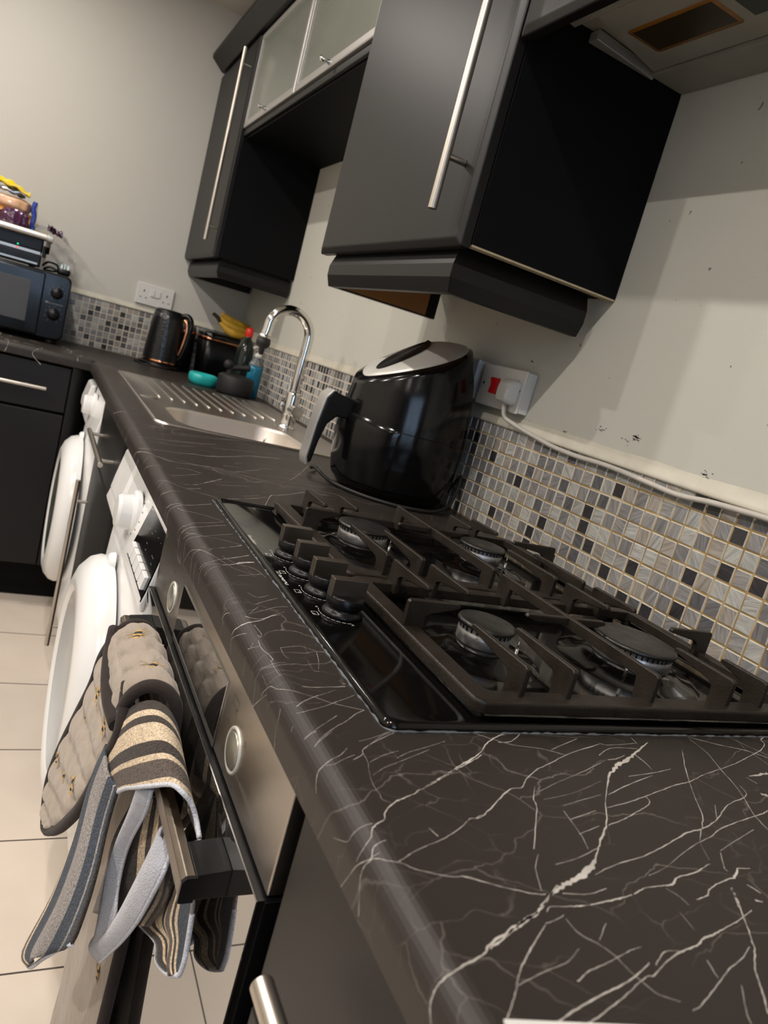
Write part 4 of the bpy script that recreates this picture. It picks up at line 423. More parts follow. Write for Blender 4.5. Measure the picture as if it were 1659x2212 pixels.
wn = MB(); wx0, wx1, wz0, wz1 = -1.25, 0.15, 0.88, 2.02
wn.box(X0, wx0, Y0-0.1, Y0, 0, CZ).box(wx1, WX, Y0-0.1, Y0, 0, CZ).box(wx0, wx1, Y0-0.1, Y0, 0, wz0).box(wx0, wx1, Y0-0.1, Y0, wz1, CZ)
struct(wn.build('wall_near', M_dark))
wf = MB(); fr = 0.045
for a, b in ((wx0, wx0+fr), (wx1-fr, wx1), (-0.57, -0.53)): wf.box(a, b, Y0-0.08, Y0-0.03, wz0, wz1)
wf.box(wx0, wx1, Y0-0.08, Y0-0.03, wz0, wz0+fr).box(wx0, wx1, Y0-0.08, Y0-0.03, wz1-fr, wz1)
wfo = struct(wf.build('window_1', M_whitep, bevel=0.003))
MB().box(wx0+fr, wx1-fr, Y0-0.057, Y0-0.053, wz0+fr, wz1-fr).build('pane', M_clear, wfo)
# splashback mosaics (part of the walls)
PT = 0.0244; TZ = 0.9106; NR = 8
def mosaic(name, cols, place_fn, grout, back):
    mb = MB(); g = 0.0011; d0, d1, e = 0.0016, 0.0034, 0.0011
    for c in cols:
        for r in range(NR):
            jx = random.uniform(-.0003, .0003); jz = random.uniform(-.0003, .0003)
            a0, a1 = c*PT+g+jx, (c+1)*PT-g+jx; z0, z1 = TZ+r*PT+g+jz, TZ+(r+1)*PT-g+jz
            vs = [place_fn(a, z, d) for d, k in ((d0, 0), (d1, e)) for a, z in ((a0+k, z0+k), (a1-k, z0+k), (a1-k, z1-k), (a0+k, z1-k))]
            b = mb.add(vs[:4]+vs[4:], [(4, 5, 6, 7)], 0)
            for i in range(4): mb.f.append([b+i, b+(i+1) % 4, b+4+(i+1) % 4, b+4+i]); mb.m.append(1); mb.sm.append(False)
    b0, b1 = back; 
    vs = [place_fn(b0, TZ-0.0006, 0), place_fn(b1, TZ-0.0006, 0), place_fn(b1, TZ+NR*PT+0.0006, 0), place_fn(b0, TZ+NR*PT+0.0006, 0)]
    vs += [place_fn(b0, TZ-0.0006, d0), place_fn(b1, TZ-0.0006, d0), place_fn(b1, TZ+NR*PT+0.0006, d0), place_fn(b0, TZ+NR*PT+0.0006, d0)]
    mb.add(vs, [(0, 1, 2, 3), (4, 7, 6, 5), (0, 4, 5, 1), (1, 5, 6, 2), (2, 6, 7, 3), (3, 7, 4, 0)], 2)
    return struct(mb.build(name, [M_tile, M_tilebev, grout], normals=False, origin=place_fn(b0, TZ, 0)))
C0 = 0.3102
mosaic('trim_1', range(-37, 37), lambda a, z, d: (WX-d, C0+a if False else C0-a, z), M_grout, (-37*PT, 37*PT))
mosaic('trim_2', range(-106, -37), lambda a, z, d: (WX-d, C0-a, z), M_grout2, (-106*PT-0.008, -37*PT))
mosaic('trim_3', range(-61, 26), lambda a, z, d: (-0.0076+a, YF-d, z), M_grout2, (-61*PT, 26*PT-0.005))
# painted bead on top of the tiles
def ledge(name, n, fn):
    # sloped bead of paint and filler on top of the tiles: fn(i, out, z) gives the point
    mb = MB(); G = []
    for i in range(n):
        a, b = random.uniform(-.0006, .0008), random.uniform(-.0015, .0015)
        G.append([fn(i, 0.0, 0.022+b), fn(i, 0.0012+a, 0.014+b), fn(i, 0.0050+a, 0.0065), fn(i, 0.0066+a, 0.002), fn(i, 0.0058+a, -0.0018), fn(i, 0.0, -0.0018)])
    mb.grid(G); return struct(mb.build(name, M_ledge))
ztop = TZ+NR*PT
ledge('trim_4', 91, lambda i, o, z: (WX-o, -0.75+i*0.04, ztop+z))
ledge('trim_5', 40, lambda i, o, z: (-1.5+i*0.053, YF-o, ztop+z))

# ================================================================ DOWNLIGHTS
dl = None
for i, (x, y, e) in enumerate(DOWNLIGHTS):
    where = ('nearest the hob', 'before the air fryer', 'nearest the glass-door cabinet and sink', 'unseen fill across the room from the hob', 'unseen fill across the room from the air fryer', 'unseen fill at the far left of the ceiling', 'behind the viewer on the unit side', 'behind the viewer on the open side')[i]
    t = thing('downlight', 'recessed round ceiling downlight with white ring, '+where, 'ceiling light', (x, y, CZ), 'ceiling downlights')
    MB().lathe([(0.030, -0.001), (0.034, -0.006), (0.042, -0.005), (0.043, 0.0)], (x, y, CZ)).build('ring', M_whitep, t)
    MB().lathe([(0.0, -0.0015), (0.030, -0.0015)], (x, y, CZ)).build('lens', M_lamp, t)
    ld = bpy.data.lights.new('downlight_beam', 'AREA'); ld.shape = 'DISK'; ld.size = 0.05; ld.energy = e; ld.color = LIGHT_COL
    lo = bpy.data.objects.new('downlight_beam', ld); COL.objects.link(lo); lo.location = (0, 0, -0.008); lo.parent = t

# ================================================================ WORKTOP
RR = 0.018
def arc(cx, cz, r, a0, a1, n): return [(cx+r*math.cos(a0+(a1-a0)*i/n), cz+r*math.sin(a0+(a1-a0)*i/n)) for i in range(n+1)]
prof = [(0.618, 0.872), (0.618, T)] + arc(RR, T-RR, RR, PI/2, PI, 10) + [(0.0, 0.875), (0.003, 0.872)]
wt = MB()
for y0, y1 in ((-1.3, 1.235), (1.532, 2.3073)): wt.prism([(x, z) for x, z in prof], 'y', y0, y1)
pc = [(0.118, 0.872), (0.118, T)] + prof[2:]
wt.prism(pc, 'y', 1.235, 1.532); wt.box(0.452, 0.618, 1.235, 1.532, 0.872, T)
wt.box(0.0, 0.618, 2.3073, 2.904, 0.872, T)
yf_ = 2.3073
prof2 = [(2.904, 0.872), (2.904, T)] + [(yf_+x, z) for x, z in arc(RR, T-RR, RR, PI/2, PI, 10)] + [(yf_, 0.875), (yf_+0.003, 0.872)]
wt.prism([(y, z) for y, z in prof2], 'x', -1.6, 0.0)
# marble veins: ribbons in (s, y) that wrap over the rounded front edge
def surf(s, y, e=0.00012):
    if s >= RR: return (s, y, T+e)
    a = (RR-s)/RR
    if a <= PI/2: return (RR-(RR+e)*math.sin(a), y, T-RR+(RR+e)*math.cos(a))
    return (-e, y, T-RR-(RR-s-RR*PI/2))
def ribbon(pts, seed=0, thick=1.0, top=True, fn=surf, lo=-0.0455):
    rnd = random.Random(seed); P = cat([(s, y, wd*0.001*thick) for s, y, wd in pts], 6)
    L = []; n = len(P)
    for i, q in enumerate(P):
        d = P[min(i+1, n-1)]-P[max(i-1, 0)]; d = Vector((d.x, d.y)); d = d.normalized() if d.length > 1e-9 else Vector((1, 0)); nn = Vector((-d.y, d.x))
        jit = rnd.gauss(0, 0.16)*min(q.z, 0.0015)+rnd.gauss(0, 0.00008); wl = max(q.z, .00015)*(0.5+rnd.uniform(-.3, .3)); wr = max(q.z, .00015)*(0.5+rnd.uniform(-.3, .3))
        c = Vector((q.x, q.y))+nn*jit; L.append((c+nn*wl, c-nn*wr))
    vs = []; fs = []
    for a, b in L: vs += [fn(max(a.x, lo), a.y), fn(max(b.x, lo), b.y)]
    for i in range(n-1): fs.append((2*i, 2*i+1, 2*i+3, 2*i+2))
    wt.add(vs, fs, 1)
for i, v in enumerate(VEINS): ribbon([(min(a, .612), b, c) for a, b, c in v], i)
rnd = random.Random(11)
for k in range(34):     # finer, more distant veins that run across the top beside the sink and along the return
    y = rnd.uniform(0.75, 1.2) if k < 14 else rnd.uniform(-1.2, -0.25); s0 = rnd.uniform(0.0, 0.4); ln = rnd.uniform(0.06, 0.2); sl = rnd.uniform(-.5, .5)
    ribbon([(s0+ln*t, y+sl*ln*t+rnd.uniform(-.006, .006), rnd.uniform(.15, .5)) for t in (0, .3, .6, 1)], 100+k)
for k in range(10):
    y = rnd.uniform(2.15, 2.29); s0 = rnd.uniform(-0.04, 0.03); ln = rnd.uniform(0.03, 0.10)
    ribbon([(s0+ln*t, y+rnd.uniform(-.01, .01), rnd.uniform(.3, .9)) for t in (0, .3, .6, 1)], 200+k)
def surf2(s, x, e=0.00012):
    q = surf(s, x, e); return (q[1], yf_+q[0], q[2])
for k in range(40):
    x = rnd.uniform(-0.62, -0.03); s0 = rnd.uniform(-0.045, 0.25); ln = rnd.uniform(0.03, 0.12)
    ribbon([(s0+ln*t, x+rnd.uniform(-.02, .02), rnd.uniform(.6, 2.0)) for t in (0, .3, .6, 1)], 300+k, fn=surf2)
tag(wt.build('worktop', [M_marble, M_vein], normals=False, origin=(0, 0, 0.872)), 'black marble-effect laminate worktop with white veins and rounded front edge, turning the corner', 'worktop')

# ================================================================ HOB
HX0, HX1, HY0, HY1 = 0.066, 0.580, 0.0, 0.598
hob = thing('gas_hob', 'black four-burner gas hob with cast iron pan supports set into the marble worktop', 'hob', ((HX0+HX1)/2, 0.3, T))
def rrect(x0, x1, y0, y1, r, n=5):
    out = []
    for cx, cy, a in ((x1-r, y1-r, 0), (x0+r, y1-r, PI/2), (x0+r, y0+r, PI), (x1-r, y0+r, 1.5*PI)):
        for i in range(n+1): t = a+PI/2*i/n; out.append((cx+r*math.cos(t), cy+r*math.sin(t)))
    return out
def ring_loft(mb, loops, mi=0, cap_first=False, cap_last=False):
    n = len(loops[0]); b = mb.add([p for lp in loops for p in lp], [], mi)
    for j in range(len(loops)-1):
        for i in range(n): mb.f.append([b+j*n+i, b+j*n+(i+1) % n, b+(j+1)*n+(i+1) % n, b+(j+1)*n+i]); mb.m.append(mi); mb.sm.append(True)
    if cap_last: mb.f.append([b+(len(loops)-1)*n+i for i in range(n)]); mb.m.append(mi); mb.sm.append(False)
    if cap_first: mb.f.append([b+i for i in reversed(range(n))]); mb.m.append(mi); mb.sm.append(False)
pl = MB()
def lp(ins, z, r=0.010, x0=HX0, x1=HX1, y0=HY0, y1=HY1): return [(x, y, z) for x, y in rrect(x0+ins, x1-ins, y0+ins, y1-ins, max(r-ins*0.3, 0.003))]
ring_loft(pl, [lp(0, T+0.0002), lp(0, T+0.0025), lp(0.001, T+0.0048), lp(0.003, T+0.0062), lp(0.005, T+0.0058), lp(0.0065, T+0.0040), lp(0.0085, T+0.0034)], cap_last=False)
# inner raised burner field with rolled edge
IX0, IX1, IY0, IY1 = 0.1475, 0.570, 0.0125, 0.5855
def li(ins, z): return lp(ins, z, 0.012, IX0, IX1, IY0, IY1)
ring_loft(pl, [lp(0.0085, T+0.0034), li(-0.002, T+0.0034)])
ring_loft(pl, [li(-0.002, T+0.0034), li(0, T+0.0050), li(0.002, T+0.0060), li(0.004, T+0.0050), li(0.006, T+0.0020), li(0.012, T+0.0012)], cap_last=True)
pl.build('hob_plate', M_hobblack, hob)
BUR = [(0.238, 0.145, 0.0285), (0.433, 0.137, 0.0445), (0.238, 0.457, 0.0355), (0.433, 0.455, 0.0335)]
for bx, by, r in BUR:
    dz = T
    bu = MB()
    bu.lathe([(r+0.034, 0.0014), (r+0.026, 0.0045), (r+0.014, 0.0065), (r+0.008, 0.0100), (r+0.002, 0.0125), (r-0.004, 0.0130)], (bx, by, dz), n=48)
    bo = bu.build('burner_dish', M_hobblack, hob)
    rg = MB(); rg.lathe([(r-0.0055, 0.012), (r-0.0020, 0.0125), (r-0.0015, 0.024), (r-0.003, 0.0265), (r-0.0022, 0.0270), (r-0.0022, 0.0305)], (bx, by, dz), n=64)
    ro = rg.build('burner_ring', M_alu, hob)
    sl = MB(); ns = int(r*1000)
    for k in range(ns):
        a = 2*PI*k/ns; ca, sa = math.cos(a), math.sin(a); q = r-0.0021
        c = Vector((bx+ca*q, by+sa*q, dz+0.0282)); tv = Vector((-sa, ca, 0))*0.0007; nv = Vector((ca, sa, 0))*0.0003; zv = Vector((0, 0, 0.0026))
        sl.add([c-tv-zv-nv*3, c+tv-zv-nv*3, c+tv+zv-nv*3, c-tv+zv-nv*3, c-tv-zv+nv, c+tv-zv+nv, c+tv+zv+nv, c-tv+zv+nv], [(4, 5, 6, 7), (0, 4, 7, 3), (1, 2, 6, 5), (0, 1, 5, 4), (3, 7, 6, 2)])
    sl.build('flame_port', M_gloss, ro)
    cp = MB(); cp.lathe([(r-0.004, 0.0300), (r+0.0005, 0.0302), (r+0.0012, 0.0320), (r+0.0004, 0.0342), (r-0.003, 0.0352), (r*0.5, 0.0357), (0.0002, 0.0359)], (bx, by, dz), n=64)
    cp.build('burner_cap', M_cap, hob)
    ig = MB(); a = -0.9 if r < 0.04 else -2.4
    ix, iy = bx+(r+0.007)*math.cos(a), by+(r+0.007)*math.sin(a)
    ig.cyl((ix, iy, dz+0.004), (ix, iy, dz+0.020), 0.0018).cyl((ix, iy, dz+0.020), (ix, iy, dz+0.028), 0.0010, 0.0004)
    ig.build('igniter', M_chrome, hob)
# pan supports
FZ0, FZ1, PZ = T+0.0105, T+0.0215, T+0.0475
def finger(mb, axis, c, a0, a1, th=0.0030, post=0.021, ztop=PZ, both=False):
    sg = 1 if a1 > a0 else -1
    pts = [(a0, FZ0+0.002), (a0, ztop-0.002), (a0+sg*0.003, ztop), (a1-sg*0.002, ztop), (a1, ztop-0.002), (a1, ztop-0.005)]
    if both: pts = [(a0, FZ0+.002), (a0, ztop-.002), (a0+sg*.003, ztop), (a1-sg*.003, ztop), (a1, ztop-.002), (a1, FZ0+.002), (a1-sg*post, FZ0+.002), (a1-sg*(post+.003), ztop-.012), (a0+sg*(post+.003), ztop-.012), (a0+sg*post, FZ0+.002)]
    else: pts += [(a0+sg*(post+0.006), ztop-0.0125), (a0+sg*(post+0.001), ztop-0.016), (a0+sg*post, FZ0+0.002)]
    if sg < 0: pts = pts[::-1]
    mb.prism(pts, 'x' if axis == 'y' else 'y', c-th, c+th)
def arm(mb, axis, c, a0, a1, th=0.0030):
    mb.prism([(a0, PZ-.0045), (a0+.002, PZ-0.0006), (a1-.002, PZ-0.0006), (a1, PZ-.0045), (a1-.012, PZ-.0085), (a0+.012, PZ-.0085)], 'x' if axis == 'y' else 'y', c-th, c+th)
def grate(y0, y1, near):
    g = MB(); x0, x1 = 0.1445, 0.568; bw = 0.020
    o = rrect(x0, x1, y0, y1, 0.012); i = rrect(x0+bw, x1-bw*0.8, y0+bw, y1-bw*0.85, 0.006)
    L = lambda P, z: [(x, y, z) for x, y in P]
    o2 = rrect(x0+.0015, x1-.0015, y0+.0015, y1-.0015, 0.011)
    ring_loft(g, [L(o, FZ0), L(o, FZ1-.002), L(o2, FZ1), L(i, FZ1), L(i, FZ0), L(o, FZ0)])
    for fx in (x0+0.012, x1-0.012):
        for fy in (y0+0.012, y1-0.012): g.cyl((fx, fy, T+0.003), (fx, fy, FZ0+.001), 0.006)
    if near:
        a, b = y0+0.010, y1-0.004
        for x, e in ((0.193, 0.105), (0.243, 0.106), (0.445, 0.094), (0.495, 0.075)): finger(g, 'y', x, a, e)
        for x, e in ((0.193, 0.190), (0.241, 0.190), (0.443, 0.196), (0.490, 0.200)): finger(g, 'y', x, b, e)
        finger(g, 'y', 0.342, a, b, both=True); arm(g, 'x', 0.148, 0.284, 0.392)
        finger(g, 'x', 0.150, x0+0.002, 0.204); finger(g, 'x', 0.150, x1-0.002, 0.497)
    else:
        a, b = y0+0.004, y1-0.010
        for x, e in ((0.192, 0.400), (0.238, 0.398), (0.437, 0.400), (0.485, 0.400)): finger(g, 'y', x, a, e)
        for x, e in ((0.188, 0.487), (0.239, 0.494), (0.437, 0.501), (0.480, 0.492)): finger(g, 'y', x, b, e)
        finger(g, 'y', 0.340, a, b, both=True); arm(g, 'x', 0.453, 0.284, 0.392)
        finger(g, 'x', 0.452, x0+0.002, 0.195); finger(g, 'x', 0.454, x1-0.002, 0.484)
    o_ = g.build('pan_support', M_iron, hob, bevel=0.0014, seg=2)
    o_['label'] = 'cast iron pan support over the two %s burners' % ('nearer' if near else 'farther')
grate(0.0085, 0.2790, True); grate(0.2850, 0.5765, False)
for i, (kx, ky) in enumerate([(0.112, 0.206), (0.112, 0.2605), (0.112, 0.315), (0.112, 0.3715)]):
    k = MB(); k.lathe([(0.0, 0.0034), (0.0205, 0.0034), (0.0208, 0.0060), (0.0190, 0.0082), (0.0165, 0.0095), (0.0162, 0.0125), (0.0185, 0.0135), (0.0190, 0.0150), (0.0188, 0.0222), (0.0175, 0.0240), (0.0, 0.0245)], (kx, ky, T), n=48)
    ko = k.build('control_knob', M_plastic, hob)
    gr = MB(); gr.prism([(kx-0.0190, T+0.0215), (kx-0.0190, T+0.0405), (kx+0.0170, T+0.0405), (kx+0.0175, T+0.0235)], 'y', ky-0.0058, ky+0.0058)
    gr.build('grip', M_knob, ko, bevel=0.0005)
# printed markings on the glass
ZP = T+0.00352; pr = MB()
def emit(name):
    global pr
    o = pr.build(name, M_print, hob, normals=False); pr = MB(); return o
def flat(vs, fs, org, ex, ey): pr.add(place(vs, org, ex, ey), fs)
v_, f_ = text_mesh('BOSCH', 0.0086, 0.00004, bold=0.00022); flat(v_, f_, (0.0712, 0.3000, ZP), (0, -1, 0), (1, 0, 0)); emit('logo_lettering')
v_, f_ = text_mesh('FlameSelect', 0.0072, 0.00004, shear=0.35); flat(v_, f_, (0.0735, 0.437, ZP), (0, -1, 0), (1, 0, 0)); emit('script_lettering')
def pline(pts, wd=0.0005):
    for (ax_, ay_), (bx_, by_) in zip(pts[:-1], pts[1:]):
        d = Vector((bx_-ax_, by_-ay_)); 
        if d.length < 1e-7: continue
        n_ = Vector((-d.y, d.x)).normalized()*wd/2
        pr.add([(ax_+n_.x, ay_+n_.y, ZP), (bx_+n_.x, by_+n_.y, ZP), (bx_-n_.x, by_-n_.y, ZP), (ax_-n_.x, ay_-n_.y, ZP)], [(0, 1, 2, 3)])
cx_, cy_ = 0.0745, 0.3068
pline([(cx_+0.0044*math.cos(t*PI/12), cy_+0.0044*math.sin(t*PI/12)) for t in range(25)], 0.0006)
pline([(cx_-0.003, cy_-0.0016), (cx_+0.003, cy_-0.0016)], .0006); pline([(cx_-0.003, cy_+0.0016), (cx_+0.003, cy_+0.0016)], .0006); pline([(cx_, cy_-0.0016), (cx_, cy_+0.0016)], .0006); emit('logo_emblem')
for i, (kx, ky) in enumerate([(0.112, 0.206), (0.112, 0.2605), (0.112, 0.315), (0.112, 0.3715)]):
    for s_ in range(9):
        a0 = PI*0.86+s_*0.235; pline([(kx+0.0236*math.cos(a0+j*0.06), ky+0.0236*math.sin(a0+j*0.06)) for j in range(4)], 0.0005+0.00004*s_)
    for a0 in (PI*0.83, PI*0.83+2.15):
        ex_, ey_ = kx+0.0262*math.cos(a0), ky+0.0262*math.sin(a0); pline([(ex_-.0012, ey_-.001), (ex_+.0012, ey_-.001), (ex_+.0006, ey_+.0014), (ex_-.0012, ey_-.001)], .0005)
    bx_, by_ = kx-0.0300, ky-0.004
    pline([(bx_-.003, by_-.004), (bx_+.003, by_-.004), (bx_+.003, by_+.004), (bx_-.003, by_+.004), (bx_-.003, by_-.004)], .0005)
    dx_, dy_ = [(-.0015, -.002), (.0015, -.002), (.0015, .002), (-.0015, .002)][i]
    pline([(bx_+dx_+.0011*math.cos(t*PI/4), by_+dy_+.0011*math.sin(t*PI/4)) for t in range(9)], .0004)
    emit('dial_marking')
# broken sealant bead round the plate
se = MB(); rnd = random.Random(5); Q = []; RQ = []
def bead(p0, p1, n):
    for k in range(n):
        p = Vector(p0).lerp(Vector(p1), k/(n-1)); Q.append(p+Vector((rnd.uniform(-.0005, .0005), rnd.uniform(-.0005, .0005), 0))); RQ.append(rnd.choice([.0002, .0003, .0007, .0011, .0013]))
bead((HX1, HY0-0.0006, T+.0003), (HX0+.006, HY0-0.0006, T+.0003), 120); bead((HX0-0.0006, HY0+.006, T+.0003), (HX0-0.0006, HY1, T+.0003), 130)
se.tube(Q, RQ, n=6, smooth=2); se.build('sealant_bead', M_caulk, hob)

# ================================================================ UPPER CABINETS
def bar_handle(name, p0, p1, out, parent, r=0.0062, st=0.032, inset=0.075, mat_=None):
    p0 = Vector(p0); p1 = Vector(p1); d = (p1-p0).normalized(); o = Vector(out).normalized(); mb = MB()
    mb.cyl(p0, p1, r, n=20)
    for q in (p0+d*inset, p1-d*inset): mb.cyl(q, q-o*st, r*0.72, n=14)
    return mb.build(name, mat_ or M_hand, parent, bevel=0.0008)
def slab_door(name, x0, x1, y0, y1, z0, z1, parent, m=None, bev=0.004): return MB().box(x0, x1, y0, y1, z0, z1).build(name, m or M_door, parent, bevel=bev, seg=3)
def bevel_door(name, xf, xb, y0, y1, z0, z1, parent, m=None, e=0.012, d=0.005):
    mb = MB(); A = [(y0, z0), (y1, z0), (y1, z1), (y0, z1)]; B = [(y0+e, z0+e), (y1-e, z0+e), (y1-e, z1-e), (y0+e, z1-e)]
    L = lambda P, x: [(x, y, z) for y, z in P]
    ring_loft(mb, [L(A, xb), L(A, xf+d), L(B, xf)], cap_first=True, cap_last=True)
    for i in range(len(mb.sm)): mb.sm[i] = False
    return mb.build(name, m or M_door, parent, bevel=0.0022, seg=3, ang=0.2)
nc = thing('wall_cabinet', 'large charcoal wall cabinet with long steel bar handle, above the air fryer', 'wall cabinet', (0.48, 0.87, 1.35))
MB().box(0.3385, 0.6215, 0.5655, 1.168, 1.3535, 2.09).build('carcass', M_carc, nc, bevel=0.001)
MB().box(0.3400, 0.6210, 0.5665, 0.584, 1.3505, 1.3535).build('raw_edge_strip', M_raw, nc)['label'] = 'unpainted pale board edge under the side panel'
nd = bevel_door('door', 0.3160, 0.3375, 0.5655, 1.166, 1.346, 2.085, nc)
bar_handle('handle', (0.284, 0.610, 1.388), (0.284, 0.610, 2.03), (-1, 0, 0), nd, r=0.0068)
def pelmet(y0, y1, xf, xb, z0, z1, parent, side_x=0.592):
    # pelmet strip with faceted face on three sides
    mb = MB(); zm = (z0+z1)/2; loops = []
    for o, z in ((.010, z1), (.0, zm+.008), (.0, zm-.012), (.008, z0)):
        loops.append([(side_x, y0+o, z), (xf+o, y0+o, z), (xf+o, y1, z), (side_x, y1, z), (side_x, y1-.020, z), (xf+.022, y1-.020, z), (xf+.022, y0+.022, z), (side_x, y0+.022, z)])
    ring_loft(mb, loops, cap_first=True, cap_last=True)
    for i in range(len(mb.sm)): mb.sm[i] = False
    o_ = mb.build('light_pelmet', M_door, parent); return o_
pelmet(0.588, 1.118, 0.3300, 0.35, 1.283, 1.3500, nc)
MB().box(0.352, 0.590, 0.612, 1.095, 1.3465, 1.3500).box(0.356, 0.565, 1.0940, 1.0978, 1.2860, 1.3470).build('underside_board', M_brown, nc)['label'] = 'brown hardboard lining inside the pelmet'

fc = thing('wall_cabinet', 'narrow-looking charcoal wall cabinet with long steel bar handle, in the far corner', 'wall cabinet', (0.48, 2.6, 1.36))
MB().box(0.3405, 0.6215, 2.3065, 2.9060, 1.363, 2.09).build('carcass', M_carc, fc, bevel=0.001)
fd = bevel_door('door', 0.3180, 0.3395, 2.3065, 2.9050, 1.360, 2.085, fc)
bar_handle('handle', (0.287, 2.340, 1.408), (0.287, 2.340, 2.040), (-1, 0, 0), fd, r=0.0065, inset=0.05)
pelmet(2.3125, 2.9040, 0.3440, 0.36, 1.297, 1.3595, fc, 0.615)

gc = thing('glass_wall_cabinet', 'short wall cabinet with two silver-framed frosted glass doors, between the two tall cabinets', 'wall cabinet', (0.48, 1.74, 1.76))
MB().box(0.3440, 0.6215, 1.1690, 2.3055, 1.784, 2.09).build('carcass', M_carc, gc, bevel=0.001)
MB().box(0.3440, 0.6215, 1.1690, 2.3055, 1.7600, 1.7835).build('bottom_panel', M_carc, gc, bevel=0.001)
MB().box(0.3330, 0.3435, 1.1690, 2.3055, 1.7660, 1.7850).build('lower_rail', M_door, gc, bevel=0.003)
for i, (a, b) in enumerate([(1.171, 1.7355), (1.7385, 2.304)]):
    z0, z1, xf, xb, fw = 1.790, 2.085, 0.3265, 0.3435, 0.020
    mb = MB(); P = [(a, z0), (b, z0), (b, z1), (a, z1)]; Q = [(a+fw, z0+fw), (b-fw, z0+fw), (b-fw, z1-fw), (a+fw, z1-fw)]; H = [(a+.003, z0+.003), (b-.003, z0+.003), (b-.003, z1-.003), (a+.003, z1-.003)]
    L = lambda PP, x: [(x, y, z) for y, z in PP]
    ring_loft(mb, [L(P, xb), L(P, xf+.002), L(H, xf), L(Q, xf+.001), L(Q, xb), L(P, xb)])
    for j in range(len(mb.sm)): mb.sm[j] = False
    fo = mb.build('door_frame', M_silver, gc, bevel=0.0008)
    MB().box(0.3305, 0.3345, a+fw-.001, b-fw+.001, z0+fw-.001, z1-fw+.001).build('glass_pane', M_frost, fo)
    yk = (a+b)/2; MB().lathe([(0.0, -.002), (0.0065, -.002), (0.0055, 0.004), (0.0035, 0.010), (0.0055, 0.018), (0.0085, 0.022), (0.0080, 0.0245), (0.0, 0.0255)], (xf-0.0005, yk, z0+0.011), axis='x', n=20).build('door_knob', M_chrome, fo)
tag(MB().prism([(0.3150, 2.096), (0.2700, 2.134), (0.2690, 2.150), (0.2800, 2.156), (0.3500, 2.156), (0.3500, 2.096)], 'y', -0.6, 2.905).build('cornice', M_door, bevel=0.002),
    'long charcoal cornice running along the top of the wall cabinets', 'cornice')

# ================================================================ HOOD
hf = thing('cooker_hood_cabinet', 'charcoal front panel enclosing the cooker hood beside the large wall cabinet', 'wall cabinet', (0.48, 0.26, 1.62))
bevel_door('front_panel', 0.3180, 0.3385, -0.040, 0.5625, 1.6230, 2.085, hf)
MB().box(0.3395, 0.6215, -0.040, -0.022, 1.66, 2.09).build('side_panel', M_carc, hf)
MB().box(0.3395, 0.6215, -0.0215, 0.5640, 1.80, 2.09).build('upper_panel', M_carc, hf)
hd = thing('cooker_hood', 'grimy cream built-in cooker hood underside with an amber lamp lens', 'cooker hood', (0.5, 0.26, 1.66))
MB().box(0.400, 0.6200, -0.015, 0.5640, 1.6780, 1.7900).build('hood_body', M_hoodw, hd, bevel=0.002)
MB().prism([(0.384, 1.700), (0.388, 1.672), (0.402, 1.670), (0.404, 1.700)], 'y', -0.015, 0.5640).build('front_lip', M_hoodw, hd, bevel=0.001)
MB().prism([(0.4010, -0.010), (0.5480, -0.010), (0.5480, 0.5540), (0.4010, 0.5140)], 'z', 1.6685, 1.6785).build('filter_flap', M_hoodw, hd, bevel=.0015)
MB().prism([(0.4300, 0.5638), (0.5560, 0.5638), (0.5560, 0.5590), (0.4300, 0.5440)], 'z', 1.6625, 1.6760).build('side_trim', M_silver, hd, bevel=.001)
MB().prism([(0.5560, -0.015), (0.5500, -0.015), (0.5500, 0.5560), (0.5560, 0.5560)], 'z', 1.6640, 1.6700).build('flap_lip', M_hoodw, hd)
MB().box(0.5520, 0.6200, -0.015, 0.5640, 1.6670, 1.6785).build('rear_strip', M_hoodw, hd, bevel=0.001)
lf = MB(); 
ring_loft(lf, [[(x, y, z) for x, y in rrect(x0, x1, y0, y1, .006)] for x0, x1, y0, y1, z in ((.4460, .5090, .3600, .5060, 1.6695), (.4460, .5090, .3600, .5060, 1.6680), (.4530, .5020, .3670, .4990, 1.6675))], cap_last=False)
lr = lf.build('lamp_surround', M_amber, hd)
MB().box(.4525, .5025, .3665, .4995, 1.6672, 1.6690).build('lamp_lens', M_lens, lr)
MB().box(.4400, .5030, .1900, .3420, 1.6670, 1.6688).build('control_plate', M_darkglass, hd, bevel=.002)
# ================================================================ BASE UNITS
FX = 0.012      # face plane of oven / unit fronts
def base_unit(y0, y1, label, drawer=True, hx=-0.020, near=False):
    t = thing('base_cabinet', label, 'base cabinet', (0.3, (y0+y1)/2, 0.0))
    cz = 0.8700 if near is False and not y0 > 1 else 0.7400
    MB().box(0.034, 0.600, y0+.001, y1-.001, 0.150, cz).box(0.034, 0.600, y0+.001, y0+.018, cz-.001, 0.8700).box(0.034, 0.600, y1-.018, y1-.001, cz-.001, 0.8700).build('carcass', M_carc, t)
    MB().box(0.075, 0.090, y0+.001, y1-.001, 0.0, 0.148).build('plinth', M_carc, t)
    d = slab_door('drawer_front', FX, 0.0335, y0+.0015, y1-.0015, 0.708, 0.8640, t, bev=.004)
    e = slab_door('door', FX, 0.0335, y0+.0015, y1-.0015, 0.1500, 0.7035, t, bev=.004)
    return t, d, e
t, d, e = base_unit(1.1990, 1.7450, 'charcoal base unit with drawer and door, wedged between the two white laundry machines')
bar_handle('handle', (-0.020, 1.262, 0.7860), (-0.020, 1.672, 0.7860), (-1, 0, 0), d, r=0.0062, inset=.05)
bar_handle('handle', (-0.020, 1.710, 0.135), (-0.020, 1.710, 0.635), (-1, 0, 0), e, r=0.0062, inset=.06)
t, d, e = base_unit(-0.620, -0.0140, 'charcoal drawer unit in the near foreground, right beside the oven')
